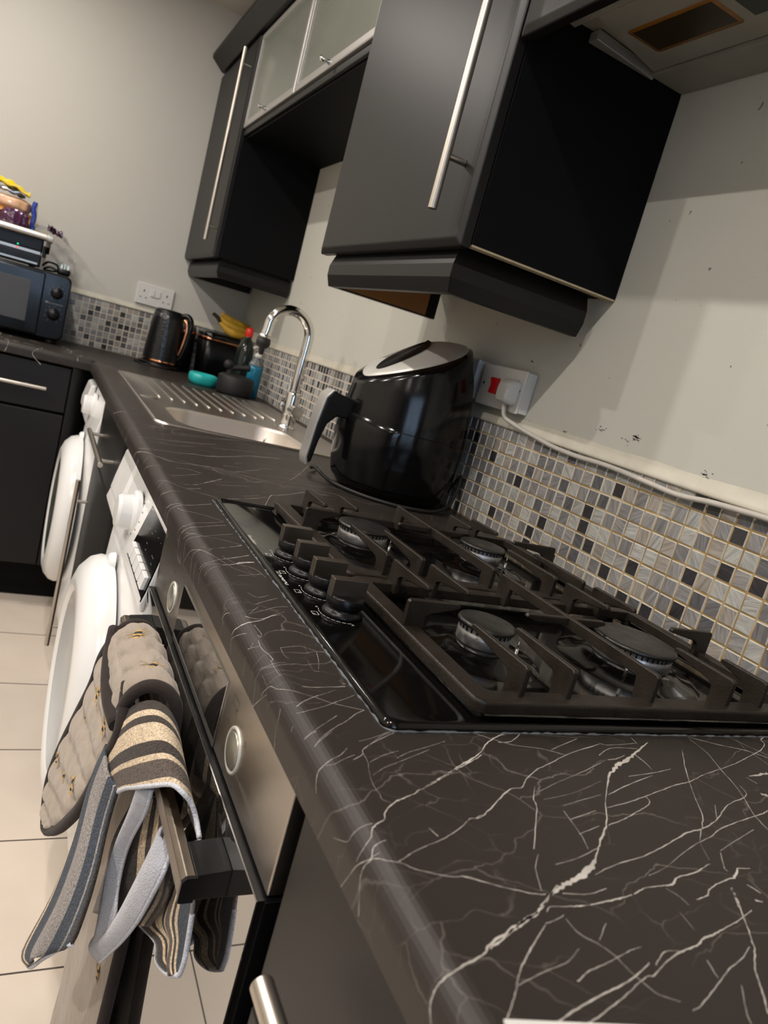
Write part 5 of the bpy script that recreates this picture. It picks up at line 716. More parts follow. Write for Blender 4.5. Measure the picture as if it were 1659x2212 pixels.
bar_handle('handle', (-0.022, -0.542, 0.7960), (-0.022, -0.0850, 0.7960), (-1, 0, 0), d, r=0.0072, inset=.05)
t, d, e = base_unit(-1.24, -0.622, 'charcoal base unit under the near end of the worktop')
YR = 2.3270
rc = thing('base_cabinet', 'charcoal base unit with drawer under the worktop leg along the far wall', 'base cabinet', (-0.33, 2.6, 0))
MB().box(-0.640, -0.052, YR+.021, 2.900, 0.148, 0.8700).build('carcass', M_carc, rc)
MB().box(-0.640, 0.060, YR+.072, YR+.085, 0.004, 0.1475).build('plinth', M_carc, rc)
dr_ = MB().box(-0.638, -0.0545, YR, YR+.0205, 0.708, 0.8640).build('drawer_front', M_door, rc, bevel=.004, seg=3)
do_ = MB().box(-0.638, -0.0545, YR, YR+.0205, 0.1480, 0.7000).build('door', M_door, rc, bevel=.004, seg=3)
bar_handle('handle', (-0.540, YR-.030, 0.783), (-0.1230, YR-.030, 0.783), (0, -1, 0), dr_, r=0.0065, inset=.06)
tag(MB().box(-0.0520, 0.0330, YR+.001, YR+.019, 0.148, 0.8710).box(0.0150, 0.0330, YR-.0255, YR+.001, 0.148, 0.8710).build('corner_post', M_door, bevel=.002), 'charcoal corner filler post where the two runs of units meet', 'corner post')
rc2 = thing('base_cabinet', 'charcoal base unit at the left end of the worktop leg along the far wall', 'base cabinet', (-1.1, 2.6, 0))
MB().box(-1.590, -0.642, YR+.021, 2.900, 0.0, 0.8700).build('carcass', M_carc, rc2)
MB().box(-1.588, -0.643, YR, YR+.0205, 0.1480, 0.8640).build('door', M_door, rc2, bevel=.004, seg=3)

# ================================================================ OVEN
OY0, OY1 = 0.003, 0.597
ov = thing('built_in_oven', 'built-in oven with brushed steel control panel and mirror-black glass door', 'oven', (0.3, 0.3, 0.0))
MB().box(0.034, 0.590, OY0+.004, OY1-.004, 0.150, 0.8680).build('oven_body', M_carc, ov)
MB().box(0.075, 0.090, OY0, OY1, 0.0, 0.148).build('plinth', M_carc, ov)
MB().box(FX-.001, 0.0338, OY0, OY1, 0.7745, 0.8700).build('control_panel', M_panelsteel, ov, bevel=.0015)
MB().box(FX-.0026, FX, 0.1895, 0.4255, 0.7755, 0.8440).build('display_glass', M_mirror, ov, bevel=.0006)
MB().box(FX-.0072, 0.0300, OY0-.001, OY1+.001, 0.1600, 0.7725).build('door_body', M_plastic, ov)
dg = MB().box(FX-.0085, FX-.0073, OY0-.001, OY1+.001, 0.1600, 0.7722).build('door_glass', M_mirror, ov)
MB().box(FX-.0020, 0.0300, OY0-.0035, OY0-.0012, 0.1600, 0.7722).build('door_edge', M_plastic, ov)
for k, yd in enumerate((0.1370, 0.4770)):
    mb = MB(); zc = 0.8065
    mb.lathe([(0.0205, 0), (0.0203, 0.0012), (0.0192, 0.0020), (0.0176, 0.0016), (0.0168, 0.0004)], (FX-.001, yd, zc), axis='x', n=40)
    rg = mb.build('dial_ring', M_dialring, ov)
    MB().lathe([(0.0160, 0.0002), (0.0160, 0.0018), (0.0152, 0.0024), (0.0, 0.0025)], (FX-.001, yd, zc), axis='x', n=40).build('dial', M_dialface, ov)
op = MB(); XP = FX-.00115
def oline(a, b, w=.0005):
    d = Vector((b[0]-a[0], b[1]-a[1])); n_ = Vector((-d.y, d.x)).normalized()*w/2
    op.add([(XP, a[0]+n_.x, a[1]+n_.y), (XP, b[0]+n_.x, b[1]+n_.y), (XP, b[0]-n_.x, b[1]-n_.y), (XP, a[0]-n_.x, a[1]-n_.y)], [(0, 1, 2, 3)])
for yd in (0.1370, 0.4770):
    zc = 0.8065
    for a in (20, 60, 100, 140, 200, 240, 290, 330):
        a_ = math.radians(a); c_, s_ = math.cos(a_), math.sin(a_)
        oline((yd+.0235*c_, zc+.0235*s_), (yd+.0265*c_, zc+.0265*s_))
        q = (yd+.031*c_, zc+.031*s_)
        if abs(q[1]-zc) < .03:
            oline((q[0]-.003, q[1]-.0015), (q[0]+.003, q[1]-.0015)); oline((q[0]-.003, q[1]+.0015), (q[0]+.003, q[1]+.0015)); oline((q[0]+.0035, q[1]-.0015), (q[0]+.0035, q[1]+.0015))
    for z_ in (0.8360, 0.8440): oline((yd+.013, z_), (yd+.030, z_))
    oline((yd+.013, .836), (yd+.013, .844)); oline((yd+.030, .836), (yd+.030, .844))
    op.build('printed_symbols', M_printdark, ov, normals=False); op = MB()
hb = MB(); BZ0, BZ1, BX0, BX1 = 0.7290, 0.7500, -0.0345, -0.0240
hb.prism([(BX0, BZ0+.003), (BX0-.0005, BZ1-.004), (BX0+.0035, BZ1), (BX1, BZ1), (BX1, BZ0), (BX0+.002, BZ0)], 'y', 0.0565, 0.5415)
ho = hb.build('door_handle', M_knob, ov, bevel=.0008)
for a, b in ((0.0560, 0.0950), (0.5030, 0.5420)):
    MB().prism([(BX1, BZ0-.0005), (BX1, BZ1+.0005), (FX-.0085, BZ1+.0035), (FX-.0085, BZ0-.0005)], 'y', a, b).build('handle_bracket', M_plastic, ov, bevel=.0008)
MB().prism([(BX0-.0006, BZ0+.001), (BX0-.0006, BZ1-.003), (BX0+.003, BZ1+.0006), (BX1+.001, BZ1+.0006), (BX1+.001, BZ0-.0005), (BX0+.001, BZ0-.0005)], 'y', 0.0535, 0.0570).build('handle_cap', M_plastic, ho)

# ================================================================ LAUNDRY MACHINES
def machine(y0, y1, label, dark, detail):
    m = thing('washing_machine', label, 'washing machine', (0.3, (y0+y1)/2, 0))
    yc = (y0+y1)/2
    MB().box(0.040, 0.590, y0+.003, y1-.003, 0.012, 0.866).build('body', M_white, m, bevel=.004)
    # curved front sheet: bulges outward toward the middle
    G = []
    for i in range(25):
        z = 0.06+(0.735-0.06)*i/24; row = []
        for j in range(25):
            y = y0+.003+(y1-y0-.006)*j/24; u = (y-yc)/((y1-y0)/2); vv = (z-0.46)/0.40
            x = 0.034-0.036*(1-abs(u)**3.0)*(1-abs(vv)**3) - 0.004
            row.append((x, y, z))
        G.append(row)
    mb = MB(); mb.grid(G); mb.build('front_sheet', M_white, m, solid=.002)
    # fascia, leaning outward at the bottom
    mb = MB()
    for a, b in ((y0+.003, y1-.003),): mb.prism([(0.040, 0.866), (0.022, 0.862), (0.018, 0.840), (0.0015, 0.760), (-0.004, 0.740), (0.000, 0.728), (0.040, 0.724)], 'y', a, b)
    fa = mb.build('fascia', M_white, m, bevel=.004, seg=3)
    def fx(z): return 0.018-0.0165*(0.840-z)/0.080
    MB().box(0.070, 0.090, y0+.004, y1-.004, 0.0, 0.012).build('foot_rail', M_plastic, m)
    # round door
    R = 0.232; zc = 0.462
    x0 = -0.004
    prof = [(R, 0.0), (R+.002, 0.014), (R-.004, 0.030), (R-.022, 0.046), (R-.044, 0.054), (R-.060, 0.055), (R-.070, 0.049)]
    dn = MB().lathe(prof, (x0, yc, zc), axis='x', n=72).build('door', M_white, m)
    MB().lathe([(R-.070, 0.049), (R-.078, 0.036), (R-.105, 0.026), (0.07, 0.024), (0.0, 0.024)], (x0, yc, zc), axis='x', n=72).build('door_glass', M_darkglass if dark else M_greyglass, dn)
    MB().lathe([(0.001, .012), (0.016, 0.012), (0.020, 0.008), (0.022, 0.0)], (x0, yc, zc+R-.002), axis='x', n=20).build('door_catch', M_white, dn)
    # dial
    kz = 0.800; kn = MB(); ky = yc-.030 if detail else yc
    kn.lathe([(0.040, -.004), (0.040, 0.004), (0.037, 0.008), (0.031, 0.0095), (0.030, 0.028), (0.026, 0.033), (0.0, 0.034)], (fx(kz), ky, kz), axis='x', n=40)
    ko = kn.build('program_dial', M_white, m, bevel=.0006)
    # detergent drawer
    dy0, dy1 = y1-.175, y1-.012
    dd = MB().prism(([(0.026, 0.853), (0.0165, 0.848), (0.004, 0.790), (-0.001, 0.762), (0.006, 0.752), (0.020, 0.80)] if detail else [(0.016, 0.853), (0.000, 0.846), (-0.012, 0.790), (-0.012, 0.762), (0.006, 0.752), (0.012, 0.80)]), 'y', dy0, dy1).build('detergent_drawer', M_white, m, bevel=.005, seg=3)
    if detail:
        mb = MB(); a, b = y0+.004, 0.775
        def pt(y, z, o): return (fx(z)-o, y, z)
        mb.add([pt(a, .744, .0008), pt(0.800, .744, .0008), pt(b, .842, .0008), pt(a, .842, .0008), pt(a, .744, -.002), pt(0.800, .744, -.002), pt(b, .842, -.002), pt(a, .842, -.002)], [(0, 1, 2, 3), (0, 4, 5, 1), (1, 5, 6, 2), (2, 6, 7, 3), (3, 7, 4, 0)])
        dp = mb.build('display_panel', M_gloss, m)
        for k in range(5):
            yb = 0.778-.0335*k; z0, z1 = 0.758, 0.778
            mb = MB(); vs = []
            for o in (0.0, 0.0065):
                vs += [pt(yb-.028, z0, o), pt(yb, z0, o), pt(yb, z1, o), pt(yb-.028, z1, o)]
            mb.add(vs, [(4, 5, 6, 7), (0, 1, 5, 4), (1, 2, 6, 5), (2, 3, 7, 6), (3, 0, 4, 7)]); mb.build('button', M_white, dp, bevel=.0012)
        mb = MB(); r_ = random.Random(3)
        for k in range(14):
            yy = r_.uniform(y0+.02, .76); zz = r_.choice([.792, .800, .808, .818, .826]); l = r_.uniform(.003, .010)
            mb = MB(); mb.add([pt(yy, zz, .0010), pt(yy+l, zz, .0010), pt(yy+l, zz+.0009, .0010), pt(yy, zz+.0009, .0010)], [(0, 1, 2, 3)]); mb.build('panel_symbol', M_faint, dp, normals=False)
        mb = MB()
        for k in range(14):
            a_ = 2*PI*k/14; q = (ky+.052*math.cos(a_), kz+.036*math.sin(a_))
            mb.add([pt(q[0]-.004, q[1]-.0008, .0006), pt(q[0]+.004, q[1]-.0008, .0006), pt(q[0]+.004, q[1]+.0008, .0006), pt(q[0]-.004, q[1]+.0008, .0006)], [(0, 1, 2, 3)])
        mb.build('dial_print', M_printdark, m, normals=False)
    return m
machine(0.6005, 1.1960, 'white washing machine with black button strip, directly left of the oven', False, True)
machine(1.7480, 2.3000, 'white laundry machine in the corner, beyond the narrow charcoal unit', True, False)

# ================================================================ SINK + TAP
SX0, SX1, SY0, SY1 = 0.066, 0.572, 1.2125, 2.142
sk = thing('kitchen_sink', 'stainless steel inset sink, bowl at the near end and ribbed drainer beyond', 'sink', (0.32, 1.68, T))
BX0_, BX1_, BY0_, BY1_ = 0.128, 0.446, 1.2400, 1.5280
N_ = 12
def sl_(x0, x1, y0, y1, r, z): return [(x, y, z) for x, y in rrect(x0, x1, y0, y1, r, N_)]
sp = MB()
ring_loft(sp, [sl_(SX0, SX1, SY0, SY1, .030, T+.0003), sl_(SX0+.001, SX1-.001, SY0+.001, SY1-.001, .030, T+.0035), sl_(SX0+.004, SX1-.004, SY0+.004, SY1-.004, .028, T+.0052), sl_(SX0+.009, SX1-.009, SY0+.009, SY1-.009, .026, T+.0040), sl_(SX0+.014, SX1-.014, SY0+.014, SY1-.014, .024, T+.0018)])
# plate between outer rim and bowl mouth: bridge matching point counts
ring_loft(sp, [sl_(SX0+.014, SX1-.014, SY0+.014, SY1-.014, .024, T+.0018), sl_(BX0_-.004, BX1_+.004, BY0_-.004, BY1_+.004, .075, T+.0018)])
sp.build('sink_plate', M_sink, sk)
bo_ = MB()
ring_loft(bo_, [sl_(BX0_-.004, BX1_+.004, BY0_-.004, BY1_+.004, .075, T+.0018), sl_(BX0_, BX1_, BY0_, BY1_, .072, T-.001), sl_(BX0_+.002, BX1_-.002, BY0_+.002, BY1_-.002, .071, T-.006), sl_(BX0_+.010, BX1_-.010, BY0_+.010, BY1_-.010, .068, T-.130), sl_(BX0_+.030, BX1_-.030, BY0_+.030, BY1_-.030, .055, T-.152), sl_(BX0_+.07, BX1_-.07, BY0_+.07, BY1_-.07, .03, T-.156)], cap_last=True)
bo_.build('bowl', M_bowl, sk)
for k in range(11):
    x = 0.137+k*0.0345
    MB().tube([(x, 2.092-.003*abs(k-4), T+.0022), (x, 2.085, T+.0032), (x, 1.70, T+.0032), (x+.002, 1.660 if k < 9 else 1.74, T+.0018)], 0.0030, n=8, smooth=2, flat=1.0).build('drainer_rib', M_sink, sk)
MB().lathe([(0.0, .0006), (0.010, .0006), (0.018, .0022), (0.022, .0012), (0.026, 0.0)], (0.106, 1.625, T+.0018), n=28).build('pressed_boss', M_sink, sk)
ofl = MB(); ofl.lathe([(0.006, .001), (0.008, .006), (0.0150, .007), (0.0170, .004), (0.0175, 0.0)], (0.4200, BY1_-.008, 0.872), axis='y', n=28); ofl.build('overflow_ring', M_chrome, sk)
chn = MB()
for a, b in (((0.420, BY1_-.018, .884), (0.452, 1.560, .916)), ((0.448, 1.585, .918), (0.421, BY1_-.020, .880))):
    a = Vector(a); b = Vector(b)
    for j in range(16):
        q = a.lerp(b, j/15); q.z -= 0.010*math.sin(PI*j/15)*(.5 if j < 8 else .3); chn.lathe([(0.0, -.0016), (0.0016, 0), (0.0, .0016)], q, n=6)
chn.build('plug_chain', M_chrome, sk)
tp = thing('kitchen_tap', 'chrome swan-neck mixer tap with black spray nozzle behind the sink bowl', 'tap', (0.487, 1.60, T+.002))
tx, ty = 0.487, 1.600
MB().lathe([(0.026, 0.0), (0.026, .004), (0.0195, .008), (0.0205, .012), (0.0205, .040), (0.0200, .098), (0.0180, .104), (0.0, .104)], (tx, ty, T+.002), n=32).build('tap_body', M_chrome, tp)
MB().cyl((tx, ty-.050, .967), (tx, ty+.048, .967), .0155, n=28).cyl((tx, ty-.060, .967), (tx, ty-.050, .967), .0175, .0175, n=28).cyl((tx, ty+.048, .967), (tx, ty+.064, .967), .0175, n=28).build('valve_body', M_chrome, tp, bevel=.001)
MB().tube([(tx, ty+.056, .980), (tx+.001, ty+.058, 1.010), (tx+.003, ty+.062, 1.046)], [.0055, .0045, .0040], n=12).build('lever', M_chrome, tp)
pts = [(tx, ty, 1.010), (tx, ty, 1.08), (tx+.002, ty, 1.165)]+[(0.4285+.0600*math.cos(a), ty, 1.170+.0620*math.sin(a)) for a in [PI*k/10 for k in range(1, 10)]]+[(0.3690, ty, 1.165), (0.3660, ty, 1.148)]
MB().tube(pts, .0140, n=20, smooth=4).build('spout', M_chrome, tp)
nz_ = MB().cyl((0.3660, ty, 1.150), (0.3655, ty, 1.138), .0165, n=24, mi=0).build('nozzle_collar', M_steel, tp)
MB().lathe([(0.0, .008), (0.0185, .008), (0.0200, -.006), (0.0170, -.014), (0.0085, -.020), (0.0065, -.036), (0.0, -.038)], (0.3650, ty, 1.132), n=24).build('spray_nozzle', M_rubber, tp)

# ================================================================ AIR FRYER
AX, AY = 0.487, 0.900
af = thing('air_fryer', 'glossy black egg-shaped air fryer with silver-faced handle and silver lid dial', 'air fryer', (AX, AY, T))
def fr_r(z):    # half width by height
    K = [(0.000, .098), (.004, .106), (.020, .117), (.060, .1245), (.105, .1275), (.150, .1265), (.200, .1215), (.250, .1125), (.290, .1010), (.330, .086)]
    for (a, ra), (b, rb) in zip(K[:-1], K[1:]):
        if z <= b: t_ = (z-a)/(b-a); t_ = t_*t_*(3-2*t_)*.3+t_*.7; return ra+(rb-ra)*t_
    return K[-1][1]
def rim_z(c): # c = cos angle (+1 = back by the wall)
    u = (c+1)/2; return 0.205+0.118*(u**0.75)
def fr_pt(th, z, off=0.0):
    r = fr_r(z)+off; e = 1.0+0.02*math.cos(2*th); return Vector((AX+r*e*math.cos(th), AY+r*math.sin(th), T+z))
G = []; n = 72
for i in range(31):
    row = []
    for j in range(n):
        th = 2*PI*j/n; zz = 0.002+(rim_z(math.cos(th))-0.002)*i/30; row.append(fr_pt(th, zz))
    G.append(row)
def cap_pt(th, k, off=0.0):   # k: 1 at rim -> 0 centre
    p = fr_pt(th, rim_z(math.cos(th))); c = Vector((AX+.006, AY, T+0.292)); q = p.lerp(c, 1-k); q.z += 0.018*(1-k*k)-0.0 + off; return q
for k in (0.985, .95, .88, .78, .62, .42, .2, .02):
    G.append([cap_pt(2*PI*j/n, k) for j in range(n)])
mb = MB(); mb.grid(G, close_u=True)
mb.add(G[0], [tuple(range(n))])
mb.build('fryer_body', M_gloss, af)
# silver top panel: tear-drop from the front edge over the crown, with dark oval display
def top_z(x, y):
    dx, dy = x-AX, y-AY; th = math.atan2(dy, dx); p = fr_pt(th, rim_z(math.cos(th))); c = Vector((AX+.006, AY)); rr = math.hypot(p.x-c.x, p.y-c.y); k = min(1.0, math.hypot(x-c.x, y-c.y)/max(rr, 1e-4)); return cap_pt(th, k).z
mb = MB(); rows = [[cap_pt(2*PI*j/60, .90, -.001) for j in range(60)]]
for k in [.895, .86, .7, .5, .3, .1, .01]:
    rows.append([cap_pt(2*PI*j/60, k, .0028 if k < .89 else .0012) for j in range(60)])
mb.grid(rows, close_u=True); sp_ = mb.build('lid_panel', M_dialring, af)
mb = MB(); rows = []
for k in [1, .9, .6, .3, .01]:
    row = []
    for j in range(48):
        a = 2*PI*j/48; x = AX-.046+0.048*math.cos(a)*k; y = AY-.008+0.032*math.sin(a)*k; row.append((x, y, top_z(x, y)+.0046))
    rows.append(row)
mb.grid(rows, close_u=True); mb.build('dial_window', M_plastic, sp_)
# drawer front
th0, th1 = PI-math.radians(62), PI+math.radians(62); rows = []; m_ = 40
for i in range(25):
    v = i/24; row = []
    for j in range(m_+1):
        u = j/m_; th = th0+(th1-th0)*u; zt = 0.148-0.010*abs(2*u-1)**2; z = 0.012+(zt-0.012)*v
        e = min(min(u, 1-u)*9, min(v, 1-v)*8, 1); row.append(fr_pt(th, z, -0.0010+0.0050*(e**.5)))
    rows.append(row)
mb = MB(); mb.grid(rows); dwo = mb.build('drawer_front', M_gloss, af)
mb = MB(); mb.tube([fr_pt(th1+k*.05, 0.136, .0006) for k in range(0, 22)], .0008, n=6, smooth=2); mb.tube([fr_pt(th0-k*.05, 0.136, .0006) for k in range(0, 22)], .0008, n=6, smooth=2); mb.build('seam_line', M_plastic, af)
# handle: arm from the drawer, then a tapering downward grip with silver face
ha = MB(); y0, y1 = AY-.018, AY+.018
ha.prism([(AX-.112, T+.166), (AX-.150, T+.172), (AX-.170, T+.176), (AX-.180, T+.160), (AX-.187, T+.110), (AX-.191, T+.044), (AX-.187, T+.032), (AX-.181, T+.036), (AX-.176, T+.078), (AX-.168, T+.112), (AX-.152, T+.130), (AX-.112, T+.128)], 'y', y0, y1)
hao = ha.build('handle', M_plastic, dwo, bevel=.005, seg=3)
hf_ = MB(); hf_.prism([(AX-.160, T+.1775), (AX-.172, T+.178), (AX-.184, T+.162), (AX-.1915, T+.110), (AX-.1955, T+.044), (AX-.191, T+.028), (AX-.1865, T+.030), (AX-.191, T+.044), (AX-.187, T+.110), (AX-.180, T+.160), (AX-.170, T+.1745)], 'y', y0-.0012, y1+.0012)
hf_.build('handle_face', M_silver, hao, bevel=.0012, seg=2)
MB().tube([(0.372, 1.010, T+.006), (0.345, 0.975, T+.010), (0.338, 0.935, T+.018), (0.352, 0.880, T+.007), (0.385, 0.815, T+.005), (0.430, 0.777, T+.0045), (0.480, 0.762, T+.0045), (0.530, 0.768, T+.006), (0.572, 0.790, T+.020), (0.596, 0.812, T+.052), (0.603, 0.826, T+.073), (0.605, 0.838, T+.064), (0.603, 0.860, T+.034), (0.600, 0.885, T+.012)], .0034, n=10, smooth=6).build('power_cord', M_rubber, af)

# ================================================================ SOCKETS, PLUG, CABLE
ck = thing('cooker_socket', 'grubby white surface socket with red rocker switch, right of the air fryer', 'socket', (WX, 0.77, 1.136))
MB().box(0.5995, WX-.0005, 0.7020, 0.8440, 1.1360, 1.2120).build('back_box', M_whitep, ck, bevel=.002)
MB().box(0.5960, 0.5998, 0.7005, 0.8455, 1.1345, 1.2135).build('face_plate', M_whitep, ck, bevel=.0022)
MB().prism([(0.5965, 1.1590), (0.5965, 1.1900), (0.5880, 1.1890), (0.5915, 1.1740), (0.5895, 1.1600)], 'y', 0.7780, 0.8010).build('rocker_switch', M_red, ck, bevel=.001)
MB().cyl((0.5962, 0.831, 1.176), (0.5952, 0.831, 1.176), .0028).cyl((0.5962, 0.7095, 1.176), (0.5952, 0.7095, 1.176), .0028).build('fixing_screw', M_printdark, ck)
ls = thing('wall_socket', 'white socket mostly hidden behind the air fryer', 'socket', (WX, 0.95, 1.14))
MB().box(0.5990, WX-.0005, 0.8680, 1.0120, 1.1400, 1.2165).build('back_box', M_whitep, ls, bevel=.002)
MB().box(0.5940, 0.5992, 0.8665, 1.0135, 1.1385, 1.2180).build('face_plate', M_whitep, ls, bevel=.002)
pg = thing('mains_plug', 'white three-pin plug pushed into the socket beside the red rocker', 'plug', (0.59, 0.72, 1.145))
mb = MB(); L = lambda x0, y0, y1, z0, z1, r: [(x0, y, z) for y, z in rrect(y0, y1, z0, z1, r)]
ring_loft(mb, [L(0.5958, .7080, .7520, 1.1470, 1.1930, .009), L(0.5850, .7080, .7520, 1.1470, 1.1930, .009), L(0.5750, .7110, .7490, 1.1490, 1.1870, .012), L(0.5715, .7160, .7440, 1.1520, 1.1800, .010)], cap_last=True, cap_first=True)
mb.build('plug_body', M_whitep, pg, bevel=.0015)
cb = [(0.586, 0.7300, 1.1490), (0.587, 0.7285, 1.1400), (0.590, 0.722, 1.1240), (0.599, 0.702, 1.1165), (0.6035, 0.672, 1.1110), (0.6060, 0.640, 1.1065), (0.6090, 0.585, 1.1000), (0.6100, 0.520, 1.0980), (0.6100, 0.470, 1.0995), (0.6095, 0.425, 1.0990), (0.6100, 0.3565, 1.0955), (0.6100, 0.3029, 1.0935), (0.6100, 0.2497, 1.0985), (0.6095, 0.20, 1.1010), (0.6095, 0.16, 1.1025), (0.6100, 0.05, 1.1040), (0.6100, -.2, 1.1030), (0.6100, -.7, 1.1050)]
tag(MB().tube(cb, .0040, n=12, smooth=5).build('power_cable', M_cable), 'white cable running from the plug along the top of the mosaic tiles', 'cable')
ds = thing('double_socket', 'white double socket with two switches on the far wall, above the kettle', 'socket', (0.2375, YF, 1.133))
MB().box(0.1615, 0.3110, YF-.0100, YF-.0005, 1.1335, 1.2195).build('face_plate', M_whitep, ds, bevel=.003)
for x in (0.224, 0.248): MB().box(x-.009, x+.009, YF-.0130, YF-.0095, 1.1730, 1.2000).build('rocker_switch', M_whitep, ds, bevel=.001)
mb = MB()
for x in (0.190, 0.283):
    mb.box(x-.0022, x+.0022, YF-.0106, YF-.0098, 1.184, 1.194)
    for s_ in (-1, 1): mb.box(x+s_*.011-.0035, x+s_*.011+.0035, YF-.0106, YF-.0098, 1.1600, 1.1635)
mb.box(.2235, .2485, YF-.0106, YF-.0098, 1.1685, 1.1700)
mb.build('pin_hole', M_printdark, ds)
# ================================================================ CORNER ITEMS
kt = thing('kettle', 'tall black diamond-textured electric kettle with copper-lined handle, under the double socket', 'kettle', (0.283, 2.735, T))
kx, ky = 0.283, 2.735
MB().lathe([(0.0, 0.0), (0.083, 0.0), (0.085, .006), (0.083, .014), (0.070, .016), (0.0, .016)], (kx, ky, T), n=40).build('power_base', M_plastic, kt)
MB().lathe([(0.0, .017), (0.070, .017), (0.0725, .022), (0.0705, .028)], (kx, ky, T), n=48).build('copper_foot', M_copper, kt)
MB().lathe([(0.0715, .028), (0.0700, .07), (0.0660, .13), (0.0610, .19), (0.0580, .214), (0.0560, .216)], (kx, ky, T), n=64).build('jug_body', M_kettle, kt)
MB().lathe([(0.0570, .215), (0.0560, .224), (0.0440, .230), (0.0, .232)], (kx, ky, T), n=48).build('kettle_lid', M_plastic, kt)
a_ = math.radians(-35); ex, ey = math.cos(a_), math.sin(a_)
def kp(r, z): return (kx+ex*r, ky+ey*r, T+z)
ho_ = MB().tube([kp(.052, .216), kp(.078, .222), kp(.096, .205), kp(.100, .16), kp(.094, .10), kp(.082, .055), kp(.066, .042)], [.011, .012, .0115, .011, .010, .009, .008], n=14, smooth=5).build('kettle_handle', M_gloss, kt)
MB().tube([kp(.066, .205), kp(.080, .196), kp(.0865, .16), kp(.080, .10), kp(.070, .06)], [.006, .0075, .0075, .0070, .005], n=12, smooth=5).build('handle_inlay', M_copper, ho_)
MB().tube([(kx+ex*.07-.03, ky-.08, T+.004), (kx-.06, ky-.085, T+.003), (kx-.10, ky-.03, T+.003), (kx-.085, ky+.03, T+.003)], .003, n=8).build('power_cord', M_rubber, kt)

cn = thing('storage_canister', 'black canister with grey lid and copper band, between kettle and bread bin', 'canister', (0.374, 2.845, T))
MB().lathe([(0.0, 0), (0.046, 0), (0.048, .004), (0.048, .158), (0.0, .158)], (0.374, 2.845, T), n=40).build('canister_body', M_plastic, cn)
MB().lathe([(0.0482, .158), (0.0488, .160), (0.0488, .168), (0.0482, .170)], (0.374, 2.845, T), n=40).build('copper_band', M_copper, cn)
MB().lathe([(0.0475, .170), (0.0465, .182), (0.038, .194), (0.0, .197)], (0.374, 2.845, T), n=40).build('canister_lid', M_graylid, cn)

bb = thing('bread_bin', 'glossy black bread bin with copper band round the rim, in the corner beside the kettle', 'bread bin', (0.515, 2.78, T))
def rbox(mb, x0, x1, y0, y1, z0, z1, r, taper=0.0):
    L = lambda i, z: [(x, y, z) for x, y in rrect(x0+i, x1-i, y0+i, y1-i, r, 6)]
    ring_loft(mb, [L(taper, z0), L(0, z1)], cap_first=True, cap_last=True); return mb
rbox(MB(), 0.428, 0.606, 2.690, 2.872, T, T+.168, .035, .012).build('bin_body', M_plastic, bb)
rbox(MB(), 0.4265, 0.6075, 2.6885, 2.8735, T+.156, T+.168, .036).build('copper_band', M_copper, bb)
mb = MB(); L = lambda i, z: [(x, y, z) for x, y in rrect(0.4270+i, 0.6070-i, 2.689+i, 2.873-i, .036-i*.3, 6)]
ring_loft(mb, [L(0, T+.1685), L(0, T+.182), L(.004, T+.188), L(.014, T+.190), L(.018, T+.186)], cap_last=True); mb.build('bin_lid', M_gloss, bb)

bn = thing('banana_bunch', 'bunch of ripe bananas with dark stem, lying on the bread bin', 'bananas', (0.53, 2.76, T+.188))
st_ = Vector((0.474, 2.765, T+.250))
for k, (dy, dz, l, bend) in enumerate([(-.045, -.002, .112, .018), (-.018, .016, .128, .014), (.012, .036, .134, .012), (.042, .018, .112, .016)]):
    P = []; R_ = []
    for i in range(9):
        t_ = i/8; x = st_.x+.018+l*t_; z = T+.205+dz+(.034*(1-t_)**2)+.012*(t_*t_)-bend*math.sin(PI*t_)*.4; y = st_.y+dy*min(1, t_*2.2)
        P.append((x, y, z)); R_.append([.006, .0120, .0170, .0190, .0192, .0186, .0165, .0100, .0040][i])
    b_ = MB().tube(P, R_, n=10, smooth=3).build('banana', M_banana, bn)
MB().tube([(st_.x+.024, st_.y, T+.236), st_+Vector((.004, 0, .004)), st_+Vector((-.018, 0, .014))], [.010, .008, .0065], n=8).build('bunch_stem', mat('banana_stem', (0.045, .03, .015), .7, cvar=.3), bn)

rb = thing('washing_up_bottle', 'clear squeezy bottle with bright red cap, behind the blue soap bottle', 'bottle', (0.545, 2.46, T))
bx, by = 0.545, 2.46
MB().lathe([(0.0, 0), (0.030, 0), (0.033, .006), (0.034, .12), (0.032, .160), (0.024, .190), (0.013, .208), (0.012, .214)], (bx, by, T), n=32, sx=1.0, sy=1.25).build('bottle_body', mat('dark_bottle', (0.012, .020, .016), .12, trans=.25, cvar=.2), rb)
MB().lathe([(0.0, .2), (0.0135, .212), (0.0155, .214), (0.0150, .240), (0.0100, .247), (0.0, .248)], (bx, by, T), n=24).build('bottle_cap', mat('red_cap', (0.75, .025, .012), .35), rb)

sb = thing('soap_dispenser', 'small clear pump bottle half full of blue soap, at the back of the drainer', 'soap bottle', (0.560, 2.315, T))
bx, by = 0.560, 2.315
MB().lathe([(0.0, .001), (0.026, .001), (0.028, .006), (0.028, .105), (0.0265, .118), (0.0, .118)], (bx, by, T), n=32, sy=.85).build('blue_soap', M_blue, sb)
MB().lathe([(0.0275, .119), (0.0265, .126), (0.020, .140), (0.012, .148), (0.011, .150)], (bx, by, T), n=32, sy=.85).build('bottle_shoulder', M_clear, sb)
pm = MB(); pm.lathe([(0.0, .148), (0.0135, .148), (0.0135, .162), (0.006, .165), (0.0045, .178), (0.009, .180), (0.010, .188), (0.0, .190)], (bx, by, T), n=20); pm.tube([(bx, by, T+.185), (bx-.016, by-.008, T+.186), (bx-.028, by-.014, T+.181)], .0042, n=10); pm.build('pump_head', M_whitep, sb)

